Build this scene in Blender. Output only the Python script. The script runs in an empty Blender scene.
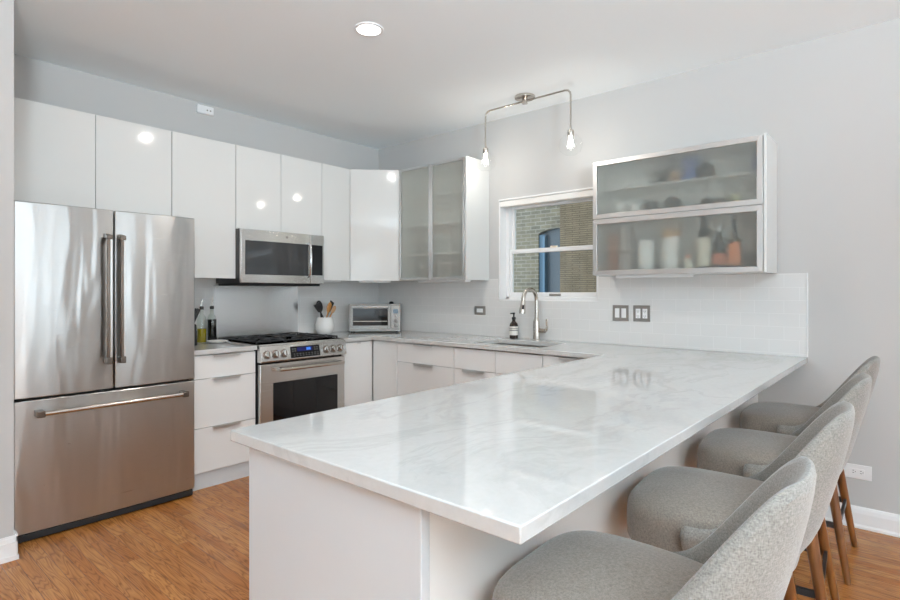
import bpy, bmesh, math, random
from mathutils import Vector, Matrix
R = math.radians
random.seed(7)
scene = bpy.context.scene
col = scene.collection

# ------------------------------------------------------------------ camera
cam_data = bpy.data.cameras.new('camera')
cam = bpy.data.objects.new('camera', cam_data)
col.objects.link(cam)
scene.camera = cam
cam_data.sensor_width = 36.0
cam_data.lens = 544.73 / 900 * 36.0
cam_data.shift_y = -(300 - 291.69) / 900
cam_data.clip_start = 0.05
cam.location = (-3.7281, -4.1676, 1.292)
cam.rotation_euler = (R(90), 0, R(40.7186 - 90))

# ------------------------------------------------------------------ world, exposure
world = bpy.data.worlds.new('sky')
scene.world = world
world.use_nodes = True
wn = world.node_tree.nodes
wn['Background'].inputs['Color'].default_value = (0.86, 0.94, 1.0, 1)
wn['Background'].inputs['Strength'].default_value = 1.7
scene.view_settings.view_transform = 'Standard'
scene.view_settings.look = 'None'
scene.view_settings.exposure = 0.0
scene.view_settings.gamma = 1.0
scene.view_settings.use_curve_mapping = False
scene.cycles.max_bounces = 12
scene.cycles.diffuse_bounces = 6
scene.cycles.glossy_bounces = 5
scene.cycles.transmission_bounces = 8
scene.cycles.transparent_max_bounces = 12
scene.cycles.caustics_refractive = True

CEIL = 2.737


def area(name, loc, rot, sx, sy, power, colour=(1, 1, 1)):
    d = bpy.data.lights.new(name, 'AREA')
    d.shape = 'RECTANGLE'
    d.size, d.size_y, d.energy, d.color = sx, sy, power, colour
    o = bpy.data.objects.new(name, d)
    o.location, o.rotation_euler = loc, rot
    col.objects.link(o)
    return o


# daylight coming in through the living-room windows behind the camera
FRONT_WINDOWS = [(-6.7, -5.5), (-4.9, -3.7), (-3.1, -1.9), (-1.5, -0.5)]      # x ranges on the wall y = -8.2
LEFT_WINDOWS = [(-6.9, -5.3), (-4.3, -2.5)]                                    # y ranges on the wall x = -7.6
for x0, x1 in FRONT_WINDOWS:
    area('window_daylight', ((x0 + x1) / 2, -8.12, 1.45), (R(90), 0, 0), x1 - x0, 1.7, 17, (0.80, 0.92, 1.0))
for y0, y1 in LEFT_WINDOWS:
    area('window_daylight', (-7.52, (y0 + y1) / 2, 1.45), (0, R(-90), 0), 1.7, y1 - y0, 10, (0.78, 0.91, 1.0))
# added fill spot bounced off the living-room ceiling, standing in for a photographer's strobe
fl = bpy.data.lights.new('ceiling_bounce_fill', 'SPOT')
fl.energy, fl.color, fl.shadow_soft_size, fl.spot_size, fl.spot_blend = 2350, (0.765, 0.905, 1.0), 0.35, R(128), 0.9
fill_spot = bpy.data.objects.new('ceiling_bounce_fill', fl)
fill_spot.location, fill_spot.rotation_euler = (-4.9, -6.6, 1.5), (R(180 - 31), 0, R(-38))
col.objects.link(fill_spot)


# ------------------------------------------------------------------ node helpers
def new_mat(name):
    m = bpy.data.materials.new(name)
    m.use_nodes = True
    return m, m.node_tree.nodes, m.node_tree.links, m.node_tree.nodes['Principled BSDF']


def simple(name, colour, rough=0.5, metal=0.0, spec=0.5, coat=0.0, emit=None, estr=0.0):
    m, n, l, p = new_mat(name)
    p.inputs['Base Color'].default_value = (*colour, 1)
    p.inputs['Roughness'].default_value = rough
    p.inputs['Metallic'].default_value = metal
    p.inputs['Specular IOR Level'].default_value = spec
    p.inputs['Coat Weight'].default_value = coat
    p.inputs['Coat Roughness'].default_value = 0.03
    if emit:
        p.inputs['Emission Color'].default_value = (*emit, 1)
        p.inputs['Emission Strength'].default_value = estr
    return m


def coords(n, l, scale=(1, 1, 1), kind='Object'):
    tc = n.new('ShaderNodeTexCoord')
    mp = n.new('ShaderNodeMapping')
    mp.inputs['Scale'].default_value = scale
    l.new(tc.outputs[kind], mp.inputs['Vector'])
    return mp.outputs['Vector']


def noise(n, l, vec, scale, detail=3, rough=0.5, dist=0.0):
    t = n.new('ShaderNodeTexNoise')
    t.inputs['Scale'].default_value = scale
    t.inputs['Detail'].default_value = detail
    t.inputs['Roughness'].default_value = rough
    t.inputs['Distortion'].default_value = dist
    l.new(vec, t.inputs['Vector'])
    return t.outputs['Fac']


def ramp(n, l, fac, stops):
    r = n.new('ShaderNodeValToRGB')
    els = r.color_ramp.elements
    while len(els) < len(stops):
        els.new(0.5)
    for e, (pos, c) in zip(els, stops):
        e.position = pos
        e.color = (*c, 1)
    l.new(fac, r.inputs['Fac'])
    return r.outputs['Color']


def mix(n, l, fac, a, b, mode='MIX'):
    x = n.new('ShaderNodeMix')
    x.data_type = 'RGBA'
    x.blend_type = mode
    for sock, v in ((x.inputs[0], fac), (x.inputs[6], a), (x.inputs[7], b)):
        if isinstance(v, (int, float)):
            sock.default_value = v
        elif isinstance(v, tuple):
            sock.default_value = (*v, 1)
        else:
            l.new(v, sock)
    return x.outputs[2]


def bump(n, l, p, height, strength, dist=0.01):
    b = n.new('ShaderNodeBump')
    b.inputs['Strength'].default_value = strength
    b.inputs['Distance'].default_value = dist
    l.new(height, b.inputs['Height'])
    l.new(b.outputs['Normal'], p.inputs['Normal'])


def swizzle(n, l, order):
    tc = n.new('ShaderNodeTexCoord')
    s = n.new('ShaderNodeSeparateXYZ')
    c = n.new('ShaderNodeCombineXYZ')
    l.new(tc.outputs['Object'], s.inputs[0])
    for i, k in enumerate(order):
        if k is not None:
            l.new(s.outputs[k], c.inputs[i])
    return c.outputs[0]


def brick(n, l, vec, w, h, mortar, c1, c2, cm, bias=0.0, smooth=0.1, offset=0.5):
    t = n.new('ShaderNodeTexBrick')
    t.offset = offset
    t.inputs['Scale'].default_value = 1
    t.inputs['Brick Width'].default_value = w
    t.inputs['Row Height'].default_value = h
    t.inputs['Mortar Size'].default_value = mortar
    t.inputs['Mortar Smooth'].default_value = smooth
    t.inputs['Bias'].default_value = bias
    for k, c in (('Color1', c1), ('Color2', c2), ('Mortar', cm)):
        t.inputs[k].default_value = (*c, 1)
    l.new(vec, t.inputs['Vector'])
    return t


# ------------------------------------------------------------------ materials
M = {}


def paint(name, colour, rough=0.55):
    m, n, l, p = new_mat(name)
    v = coords(n, l)
    c = ramp(n, l, noise(n, l, v, 1.3, 2), [(0.3, tuple(x * 0.985 for x in colour)), (0.7, colour)])
    l.new(c, p.inputs['Base Color'])
    p.inputs['Roughness'].default_value = rough
    p.inputs['Specular IOR Level'].default_value = 0.3
    bump(n, l, p, noise(n, l, v, 260, 2), 0.05, 0.002)
    M[name] = m


paint('wall_paint', (0.545, 0.54, 0.53))
paint('ceiling_paint', (0.855, 0.895, 0.915), 0.8)
paint('trim_paint', (0.84, 0.84, 0.84), 0.35)
paint('plaster_far', (0.68, 0.67, 0.66))
M['lacquer'] = simple('lacquer', (0.70, 0.705, 0.69), 0.07, spec=0.5)
M['lacquer_base'] = simple('lacquer_base', (0.78, 0.785, 0.775), 0.12, spec=0.5)
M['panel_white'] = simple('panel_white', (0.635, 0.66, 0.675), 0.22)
M['carcass'] = simple('carcass', (0.80, 0.80, 0.78), 0.4)
M['aluminium'] = simple('aluminium', (0.72, 0.72, 0.71), 0.32, 1.0)
M['black_plastic'] = simple('black_plastic', (0.012, 0.012, 0.013), 0.35)
M['black_matte'] = simple('black_matte', (0.015, 0.015, 0.016), 0.6)
M['iron'] = simple('iron', (0.018, 0.018, 0.02), 0.45, 0.0)
M['black_glass'] = simple('black_glass', (0.006, 0.006, 0.007), 0.04, spec=0.5)
M['door_window'] = simple('door_window', (0.045, 0.047, 0.05), 0.05, spec=0.6)
M['pull_metal'] = simple('pull_metal', (0.60, 0.60, 0.59), 0.35, 0.7)
M['bronze'] = simple('bronze', (0.20, 0.165, 0.14), 0.35, 1.0)
M['nickel'] = simple('nickel', (0.56, 0.52, 0.47), 0.24, 1.0)
M['chrome'] = simple('chrome', (0.75, 0.75, 0.75), 0.10, 1.0)
M['plate_grey'] = simple('plate_grey', (0.33, 0.31, 0.29), 0.35, 0.6)
M['white_plastic'] = simple('white_plastic', (0.82, 0.82, 0.82), 0.3)
M['slot_dark'] = simple('slot_dark', (0.04, 0.04, 0.04), 0.5)
M['ceramic'] = simple('ceramic', (0.82, 0.81, 0.79), 0.25)
M['cream_label'] = simple('cream_label', (0.75, 0.70, 0.58), 0.5)
M['white_label'] = simple('white_label', (0.82, 0.80, 0.75), 0.5)
M['grey_label'] = simple('grey_label', (0.30, 0.30, 0.29), 0.5)
M['orange_label'] = simple('orange_label', (0.75, 0.25, 0.09), 0.5)
M['red_label'] = simple('red_label', (0.62, 0.22, 0.14), 0.5)
M['blue_box'] = simple('blue_box', (0.09, 0.14, 0.32), 0.5)
M['dark_ceramic'] = simple('dark_ceramic', (0.045, 0.05, 0.05), 0.35)
M['wood_lid'] = simple('wood_lid', (0.55, 0.33, 0.18), 0.5)
M['wood_spoon'] = simple('wood_spoon', (0.48, 0.22, 0.06), 0.5)
M['amber'] = simple('amber', (0.022, 0.012, 0.008), 0.12)
M['bottle_dark'] = simple('bottle_dark', (0.012, 0.014, 0.012), 0.1)
M['olive_oil'] = simple('olive_oil', (0.40, 0.30, 0.01), 0.15)
M['vinegar'] = simple('vinegar', (0.006, 0.005, 0.005), 0.1)
M['pod_copper'] = simple('pod_copper', (0.60, 0.30, 0.19), 0.35, 0.6)
M['pod_silver'] = simple('pod_silver', (0.62, 0.58, 0.56), 0.35, 0.6)
M['blue_screen'] = simple('blue_screen', (0.01, 0.01, 0.04), 0.2, emit=(0.02, 0.03, 0.45), estr=0.12)
M['blue_digits'] = simple('blue_digits', (0.05, 0.2, 0.6), 0.2, emit=(0.03, 0.14, 0.8), estr=0.4)
M['lcd'] = simple('lcd', (0.18, 0.26, 0.33), 0.2)
M['button_grey'] = simple('button_grey', (0.10, 0.10, 0.10), 0.4)
M['button_light'] = simple('button_light', (0.62, 0.62, 0.62), 0.3)
M['badge_red'] = simple('badge_red', (0.20, 0.07, 0.06), 0.3)
M['badge_silver'] = simple('badge_silver', (0.65, 0.60, 0.58), 0.25, 0.8)
M['bulb'] = simple('bulb', (1, 1, 1), 0.3, emit=(1.0, 0.95, 0.86), estr=14)
M['lens'] = simple('lens', (1, 1, 1), 0.3, emit=(1.0, 0.98, 0.94), estr=3.5)
M['shade_fabric'] = simple('shade_fabric', (0.82, 0.81, 0.78), 0.6)
M['blue_door'] = simple('blue_door', (0.12, 0.22, 0.32), 0.5)
M['blue_door_trim'] = simple('blue_door_trim', (0.18, 0.32, 0.46), 0.5)
M['dark_pane'] = simple('dark_pane', (0.15, 0.19, 0.23), 0.15)
M['asphalt'] = simple('asphalt', (0.18, 0.18, 0.17), 0.9)
M['jar_yellow'] = simple('jar_yellow', (0.62, 0.56, 0.32), 0.5)


def stainless(name, colour, rough, axis, wave=0.0, aniso=0.8):
    m, n, l, p = new_mat(name)
    fine = [420, 420, 420]
    fine[axis] = 2.0
    v = coords(n, l, tuple(fine))
    f = noise(n, l, v, 1.0, 2)
    c = ramp(n, l, f, [(0.25, tuple(x * 0.985 for x in colour)), (0.75, tuple(min(1, x * 1.01) for x in colour))])
    l.new(c, p.inputs['Base Color'])
    p.inputs['Metallic'].default_value = 1.0
    rr = n.new('ShaderNodeMapRange')
    rr.inputs['To Min'].default_value = rough * 0.96
    rr.inputs['To Max'].default_value = rough * 1.04
    l.new(f, rr.inputs['Value'])
    l.new(rr.outputs[0], p.inputs['Roughness'])
    p.inputs['Anisotropic'].default_value = aniso
    tv = n.new('ShaderNodeCombineXYZ')
    for i in range(3):
        tv.inputs[i].default_value = (0, 0, 1)[i] if axis == 0 else (0, 1, 0)[i]
    l.new(tv.outputs[0], p.inputs['Tangent'])
    if wave:
        w = noise(n, l, coords(n, l, (5.5, 5.5, 1.1)), 1.0, 2, 0.45, 0.4)
        bump(n, l, p, w, wave, 0.05)
    M[name] = m


stainless('steel_fridge', (0.54, 0.54, 0.53), 0.28, 0, 0.26)
stainless('steel', (0.64, 0.63, 0.61), 0.27, 0)
stainless('steel_sheet', (0.70, 0.71, 0.72), 0.24, 0, 0.05)
stainless('steel_toaster', (0.30, 0.295, 0.28), 0.27, 0)
stainless('steel_side', (0.50, 0.49, 0.47), 0.3, 2)


def quartz():
    m, n, l, p = new_mat('quartz')
    v = coords(n, l, (1, 1, 1))
    warp = n.new('ShaderNodeVectorMath')
    warp.operation = 'MULTIPLY_ADD'
    nt = n.new('ShaderNodeTexNoise')
    nt.inputs['Scale'].default_value = 1.6
    nt.inputs['Detail'].default_value = 4
    l.new(v, nt.inputs['Vector'])
    l.new(nt.outputs['Color'], warp.inputs[0])
    warp.inputs[1].default_value = (0.5, 0.5, 0.5)
    l.new(v, warp.inputs[2])
    mp = n.new('ShaderNodeMapping')
    mp.inputs['Rotation'].default_value = (0, 0, R(28))
    mp.inputs['Scale'].default_value = (1.1, 3.4, 2.0)
    l.new(warp.outputs[0], mp.inputs['Vector'])
    base = ramp(n, l, noise(n, l, mp.outputs[0], 1.5, 6, 0.6),
                [(0.25, (0.53, 0.53, 0.52)), (0.45, (0.59, 0.59, 0.58)), (0.7, (0.615, 0.615, 0.605))])
    vein = ramp(n, l, noise(n, l, mp.outputs[0], 1.0, 8, 0.62, 0.5),
                [(0.465, (1, 1, 1)), (0.497, (0.89, 0.89, 0.885)), (0.53, (1, 1, 1))])
    c = mix(n, l, 0.8, base, vein, 'MULTIPLY')
    speck = ramp(n, l, noise(n, l, v, 55, 4, 0.7), [(0.35, (0.95, 0.95, 0.945)), (0.6, (1, 1, 1))])
    c = mix(n, l, 0.7, c, speck, 'MULTIPLY')
    l.new(c, p.inputs['Base Color'])
    p.inputs['Roughness'].default_value = 0.045
    p.inputs['Specular IOR Level'].default_value = 0.6
    M['quartz'] = m


quartz()


def tile(name, order):
    m, n, l, p = new_mat(name)
    v = swizzle(n, l, order)
    t = brick(n, l, v, 0.155, 0.0775, 0.0013, (0.715, 0.712, 0.70), (0.70, 0.697, 0.685), (0.785, 0.782, 0.772), smooth=0.3)
    l.new(t.outputs['Color'], p.inputs['Base Color'])
    p.inputs['Roughness'].default_value = 0.22
    p.inputs['Specular IOR Level'].default_value = 0.4
    inv = n.new('ShaderNodeMath')
    inv.operation = 'SUBTRACT'
    inv.inputs[0].default_value = 1
    l.new(t.outputs['Fac'], inv.inputs[1])
    bump(n, l, p, inv.outputs[0], 0.15, 0.002)
    M[name] = m


tile('tile_right', (1, 2, None))
tile('tile_back', (0, 2, None))


def oak_floor():
    m, n, l, p = new_mat('oak_floor')
    v = swizzle(n, l, (1, 0, None))
    t = brick(n, l, v, 0.95, 0.0575, 0.0007, (0.40, 0.140, 0.028), (0.52, 0.220, 0.056), (0.10, 0.035, 0.012), smooth=0.2, offset=0.37)
    # grain offset per strip
    tc = n.new('ShaderNodeTexCoord')
    add = n.new('ShaderNodeVectorMath')
    add.operation = 'MULTIPLY_ADD'
    l.new(t.outputs['Color'], add.inputs[0])
    add.inputs[1].default_value = (40, 40, 40)
    l.new(tc.outputs['Object'], add.inputs[2])
    mp = n.new('ShaderNodeMapping')
    mp.inputs['Scale'].default_value = (16, 1.5, 1)
    l.new(add.outputs[0], mp.inputs['Vector'])
    nf = n.new('ShaderNodeTexNoise')
    nf.inputs['Scale'].default_value = 1.0
    nf.inputs['Detail'].default_value = 2
    nf.inputs['Distortion'].default_value = 0.4
    l.new(mp.outputs[0], nf.inputs['Vector'])
    mul = n.new('ShaderNodeMath')
    mul.operation = 'MULTIPLY'
    mul.inputs[1].default_value = 13
    l.new(nf.outputs['Fac'], mul.inputs[0])
    fr = n.new('ShaderNodeMath')
    fr.operation = 'PINGPONG'
    fr.inputs[1].default_value = 0.5
    l.new(mul.outputs[0], fr.inputs[0])
    grain = ramp(n, l, fr.outputs[0], [(0.0, (0.50, 0.42, 0.34)), (0.18, (0.92, 0.90, 0.87)), (0.5, (1.1, 1.1, 1.1))])
    mp2 = n.new('ShaderNodeMapping')
    mp2.inputs['Scale'].default_value = (160, 5, 1)
    l.new(add.outputs[0], mp2.inputs['Vector'])
    pore = ramp(n, l, noise(n, l, mp2.outputs[0], 1.0, 2), [(0.35, (0.78, 0.74, 0.7)), (0.55, (1, 1, 1))])
    c = mix(n, l, 0.85, t.outputs['Color'], grain, 'MULTIPLY')
    c = mix(n, l, 0.8, c, pore, 'MULTIPLY')
    l.new(c, p.inputs['Base Color'])
    p.inputs['Roughness'].default_value = 0.26
    p.inputs['Specular IOR Level'].default_value = 0.45
    M['oak_floor'] = m


oak_floor()


def walnut():
    m, n, l, p = new_mat('walnut')
    f = noise(n, l, coords(n, l, (30, 30, 2.0)), 1.0, 4, 0.6, 0.3)
    c = ramp(n, l, f, [(0.3, (0.10, 0.032, 0.007)), (0.55, (0.21, 0.075, 0.017)), (0.75, (0.29, 0.115, 0.03))])
    l.new(c, p.inputs['Base Color'])
    p.inputs['Roughness'].default_value = 0.32
    M['walnut'] = m


walnut()


def tweed(name, lo, hi):
    m, n, l, p = new_mat(name)
    v = coords(n, l)
    a = noise(n, l, coords(n, l, (420, 420, 160)), 1.0, 1)
    b = noise(n, l, coords(n, l, (150, 150, 430)), 1.0, 1)
    s = n.new('ShaderNodeMath')
    s.operation = 'ADD'
    l.new(a, s.inputs[0])
    l.new(b, s.inputs[1])
    h = n.new('ShaderNodeMath')
    h.operation = 'MULTIPLY'
    h.inputs[1].default_value = 0.5
    l.new(s.outputs[0], h.inputs[0])
    c = ramp(n, l, h.outputs[0], [(0.28, lo), (0.70, hi)])
    big = ramp(n, l, noise(n, l, v, 9, 3), [(0.3, (0.93, 0.93, 0.93)), (0.7, (1.0, 1.0, 1.0))])
    c = mix(n, l, 0.8, c, big, 'MULTIPLY')
    l.new(c, p.inputs['Base Color'])
    p.inputs['Roughness'].default_value = 0.9
    p.inputs['Specular IOR Level'].default_value = 0.15
    p.inputs['Sheen Weight'].default_value = 0.35
    p.inputs['Sheen Roughness'].default_value = 0.5
    bump(n, l, p, h.outputs[0], 0.35, 0.002)
    M[name] = m


tweed('tweed_seat', (0.175, 0.147, 0.122), (0.33, 0.285, 0.243))
tweed('tweed_back', (0.165, 0.153, 0.137), (0.35, 0.33, 0.30))


def frosted(name, colour, rough, trans=0.85):
    m, n, l, p = new_mat(name)
    p.inputs['Base Color'].default_value = (*colour, 1)
    p.inputs['Transmission Weight'].default_value = trans
    p.inputs['Roughness'].default_value = rough
    p.inputs['IOR'].default_value = 1.18
    p.inputs['Coat Weight'].default_value = 0.35
    p.inputs['Coat Roughness'].default_value = 0.06
    M[name] = m


frosted('frosted_glass', (0.85, 0.87, 0.84), 0.38, 0.92)
frosted('frosted_glass_pale', (0.94, 0.95, 0.905), 0.34, 0.86)


def clear(name, tint=(1, 1, 1), boost=1.0):
    m, n, l, p = new_mat(name)
    n.remove(p)
    out = n['Material Output']
    t = n.new('ShaderNodeBsdfTransparent')
    t.inputs['Color'].default_value = (*tint, 1)
    g = n.new('ShaderNodeBsdfGlossy')
    g.inputs['Roughness'].default_value = 0.02
    lw = n.new('ShaderNodeLayerWeight')
    lw.inputs['Blend'].default_value = 0.5
    pw = n.new('ShaderNodeMath')
    pw.operation = 'POWER'
    pw.inputs[1].default_value = 5
    l.new(lw.outputs['Facing'], pw.inputs[0])
    ml = n.new('ShaderNodeMath')
    ml.operation = 'MULTIPLY_ADD'
    ml.inputs[1].default_value = 0.9 * boost
    ml.inputs[2].default_value = 0.04 * boost
    l.new(pw.outputs[0], ml.inputs[0])
    x = n.new('ShaderNodeMixShader')
    l.new(ml.outputs[0], x.inputs[0])
    l.new(t.outputs[0], x.inputs[1])
    l.new(g.outputs[0], x.inputs[2])
    l.new(x.outputs[0], out.inputs['Surface'])
    M[name] = m


clear('window_glass', (0.93, 0.96, 0.97), 0.6)
clear('clear_glass', (0.985, 0.99, 0.99), 0.45)
clear('bottle_glass', (0.90, 0.94, 0.92), 1.8)


def brickwork(name, w, h, mortar, c1, c2, cm):
    m, n, l, p = new_mat(name)
    v = swizzle(n, l, (1, 2, None))
    t = brick(n, l, v, w, h, mortar, c1, c2, cm, smooth=0.2)
    d = ramp(n, l, noise(n, l, v, 6, 4, 0.6), [(0.3, (0.75, 0.75, 0.75)), (0.7, (1.1, 1.1, 1.1))])
    c = mix(n, l, 0.8, t.outputs['Color'], d, 'MULTIPLY')
    l.new(c, p.inputs['Base Color'])
    p.inputs['Roughness'].default_value = 0.9
    M[name] = m


brickwork('brick_pale', 0.165, 0.054, 0.007, (0.36, 0.32, 0.23), (0.24, 0.225, 0.18), (0.44, 0.42, 0.36))
brickwork('brick_brown', 0.20, 0.026, 0.0045, (0.36, 0.285, 0.19), (0.31, 0.245, 0.165), (0.17, 0.14, 0.10))


# ------------------------------------------------------------------ mesh builder
class MB:
    def __init__(self):
        self.bm = bmesh.new()

    def box(self, x0, x1, y0, y1, z0, z1):
        if x0 > x1: x0, x1 = x1, x0
        if y0 > y1: y0, y1 = y1, y0
        if z0 > z1: z0, z1 = z1, z0
        vs = [self.bm.verts.new(c) for c in ((x0, y0, z0), (x1, y0, z0), (x1, y1, z0), (x0, y1, z0),
                                             (x0, y0, z1), (x1, y0, z1), (x1, y1, z1), (x0, y1, z1))]
        for f in ((0, 3, 2, 1), (4, 5, 6, 7), (0, 1, 5, 4), (1, 2, 6, 5), (2, 3, 7, 6), (3, 0, 4, 7)):
            self.bm.faces.new([vs[i] for i in f])
        return self

    def prism(self, pts, z0, z1):
        """vertical prism over a counter-clockwise plan"""
        a = [self.bm.verts.new((x, y, z0)) for x, y in pts]
        b = [self.bm.verts.new((x, y, z1)) for x, y in pts]
        self.bm.faces.new(a[::-1])
        self.bm.faces.new(b)
        for i in range(len(pts)):
            j = (i + 1) % len(pts)
            self.bm.faces.new((a[i], a[j], b[j], b[i]))
        return self

    def hull(self, a, b):
        """loft between two matching polygons given as 3-D points"""
        va = [self.bm.verts.new(p) for p in a]
        vb = [self.bm.verts.new(p) for p in b]
        self.bm.faces.new(va[::-1])
        self.bm.faces.new(vb)
        for i in range(len(a)):
            j = (i + 1) % len(a)
            self.bm.faces.new((va[i], va[j], vb[j], vb[i]))
        return self

    def lathe(self, prof, c=(0, 0, 0), axis='z', seg=24, closed=True):
        """prof: (radius, height) from bottom to top"""
        rings = []
        for r, h in prof:
            ring = []
            for k in range(seg):
                a = 2 * math.pi * k / seg
                p = Vector((r * math.cos(a), r * math.sin(a), h))
                if axis == 'y':
                    p = Vector((p.x, -p.z, p.y))
                elif axis == 'x':
                    p = Vector((-p.z, p.x, p.y))
                ring.append(self.bm.verts.new(p + Vector(c)))
            rings.append(ring)
        for A, B in zip(rings, rings[1:]):
            for k in range(seg):
                j = (k + 1) % seg
                self.bm.faces.new((A[k], A[j], B[j], B[k]))
        if closed:
            self.bm.faces.new(rings[0][::-1])
            self.bm.faces.new(rings[-1])
        return self

    def tube(self, pts, rad, seg=12):
        pts = [Vector(p) for p in pts]
        rads = rad if isinstance(rad, (list, tuple)) else [rad] * len(pts)
        rings = []
        up = None
        for i, p in enumerate(pts):
            if i == 0: d = pts[1] - p
            elif i == len(pts) - 1: d = p - pts[i - 1]
            else: d = (pts[i + 1] - p).normalized() + (p - pts[i - 1]).normalized()
            d.normalize()
            if up is None:
                up = Vector((0, 0, 1)) if abs(d.z) < 0.9 else Vector((1, 0, 0))
            s = d.cross(up).normalized()
            up = s.cross(d).normalized()
            rings.append([self.bm.verts.new(p + (s * math.cos(2 * math.pi * k / seg) + up * math.sin(2 * math.pi * k / seg)) * rads[i])
                          for k in range(seg)])
        for A, B in zip(rings, rings[1:]):
            for k in range(seg):
                j = (k + 1) % seg
                self.bm.faces.new((A[k], A[j], B[j], B[k]))
        self.bm.faces.new(rings[0][::-1])
        self.bm.faces.new(rings[-1])
        return self

    def sphere(self, c, r, squash=(1, 1, 1), seg=20, rings=12):
        res = bmesh.ops.create_uvsphere(self.bm, u_segments=seg, v_segments=rings, radius=r)
        for v in res['verts']:
            v.co = Vector((v.co.x * squash[0], v.co.y * squash[1], v.co.z * squash[2])) + Vector(c)
        return self

    def rotate(self, ang, axis, pivot):
        bmesh.ops.rotate(self.bm, verts=self.bm.verts, cent=Vector(pivot), matrix=Matrix.Rotation(ang, 3, axis))
        return self


WORLD = {}          # world location of every Empty / part, so parts can be written in world coordinates


def finish(name, mb, mat, parent=None, bevel=0.0, smooth=False, seg=2):
    me = bpy.data.meshes.new(name)
    bm = mb.bm
    bmesh.ops.recalc_face_normals(bm, faces=bm.faces)
    org = WORLD.get(parent, Vector((0, 0, 0))) if parent else Vector((0, 0, 0))
    if org.length:
        bmesh.ops.translate(bm, verts=bm.verts, vec=-org)
    bm.to_mesh(me)
    bm.free()
    me.materials.append(M[mat])
    o = bpy.data.objects.new(name, me)
    col.objects.link(o)
    if parent:
        o.parent = parent
        WORLD[o] = org
    if bevel:
        b = o.modifiers.new('bevel', 'BEVEL')
        b.width, b.segments, b.limit_method, b.angle_limit = bevel, seg, 'ANGLE', R(35)
    if smooth or bevel:
        for f in me.polygons:
            f.use_smooth = True
        me.set_sharp_from_angle(angle=R(40) if not bevel else R(60))
    return o


def thing(name, label, cat, loc=(0, 0, 0), group=None):
    o = bpy.data.objects.new(name, None)
    o.empty_display_size = 0.05
    o.location = loc
    col.objects.link(o)
    WORLD[o] = Vector(loc)
    return tag(o, label, cat, group)


def tag(o, label, cat, group=None):
    o['label'] = label
    o['category'] = cat
    if group:
        o['group'] = group
    return o


def struct(o, label=None):
    o['kind'] = 'structure'
    if label:
        o['label'] = label
    return o


def solo(name, mb, mat, label, cat, group=None, bevel=0.0, smooth=False):
    return tag(finish(name, mb, mat, None, bevel, smooth), label, cat, group)


def copy_tree(o, parent=None):
    c = o.copy()
    col.objects.link(c)
    if parent:
        c.parent = parent
    for ch in list(o.children):
        copy_tree(ch, c)
    return c


# ------------------------------------------------------------------ room shell
XL, YF = -7.6, -8.2
struct(finish('floor', MB().box(XL - 0.2, 0.2, YF - 0.2, 0.2, -0.05, 0.0), 'oak_floor'), 'orange oak strip floor')
struct(finish('ceiling', MB().box(XL - 0.2, 0.2, YF - 0.2, 0.2, CEIL, CEIL + 0.1), 'ceiling_paint'), 'plain white ceiling')
struct(finish('wall_back', MB().box(-3.3, 0.2, 0.0, 0.2, 0, CEIL), 'wall_paint'), 'grey painted wall behind refrigerator and range')

WY0, WY1, WZ0, WZ1 = -1.501, -2.395, 1.218, 2.062     # window opening in the right wall
wr = MB()
wr.box(0, 0.2, 0, WY0, 0, CEIL)
wr.box(0, 0.2, WY1, YF, 0, CEIL)
wr.box(0, 0.2, WY0, WY1, 0, WZ0)
wr.box(0, 0.2, WY0, WY1, WZ1, CEIL)
struct(finish('wall_right', wr, 'wall_paint'), 'grey painted wall with kitchen window')
struct(finish('wall_left', MB().prism([(XL, -0.85), (-3.107, -0.85), (-3.107, 0.0), (-3.25, 0.0), (-3.25, -0.70), (XL, -0.70)], 0, CEIL), 'wall_paint'),
       'grey wall end beside the refrigerator')


def wall_with_openings(name, fixed, openings, axis):
    b = MB()
    lo, hi = (XL - 0.2, 0.2) if axis == 'x' else (YF, -0.70)
    cuts = sorted(openings)
    p = lo

    def put(a, c, z0, z1):
        if axis == 'x': b.box(a, c, fixed - 0.2, fixed, z0, z1)
        else: b.box(fixed - 0.2, fixed, a, c, z0, z1)
    for a, c in cuts:
        put(p, a, 0, CEIL)
        put(a, c, 0, 0.6)
        put(a, c, 2.3, CEIL)
        p = c
    put(p, hi, 0, CEIL)
    return struct(finish(name, b, 'plaster_far'))


wall_with_openings('wall_front', YF, FRONT_WINDOWS, 'x')
wall_with_openings('wall_side', XL, LEFT_WINDOWS, 'y')
k = 2
for x0, x1 in FRONT_WINDOWS:
    b = MB()
    for a, c, z0, z1 in ((x0, x0 + .05, .6, 2.3), (x1 - .05, x1, .6, 2.3), (x0, x1, .6, .66), (x0, x1, 2.24, 2.3), (x0, x1, 1.42, 1.47)):
        b.box(a, c, YF - .12, YF - .06, z0, z1)
    w = struct(finish('window_%d' % k, b, 'trim_paint'))
    finish('pane', MB().box(x0 + .05, x1 - .05, YF - .10, YF - .09, .66, 2.24), 'window_glass', w)
    k += 1
for y0, y1 in LEFT_WINDOWS:
    b = MB()
    for a, c, z0, z1 in ((y0, y0 + .05, .6, 2.3), (y1 - .05, y1, .6, 2.3), (y0, y1, .6, .66), (y0, y1, 2.24, 2.3), (y0, y1, 1.42, 1.47)):
        b.box(XL - .12, XL - .06, a, c, z0, z1)
    w = struct(finish('window_%d' % k, b, 'trim_paint'))
    finish('pane', MB().box(XL - .10, XL - .09, y0 + .05, y1 - .05, .66, 2.24), 'window_glass', w)
    k += 1


def baseboard(name, path_boxes):
    b = MB()
    for (x0, x1, y0, y1, t, ax) in path_boxes:
        b.box(x0, x1, y0, y1, 0.0, 0.085)
    return struct(finish(name, b, 'trim_paint', bevel=0.004))


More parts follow.
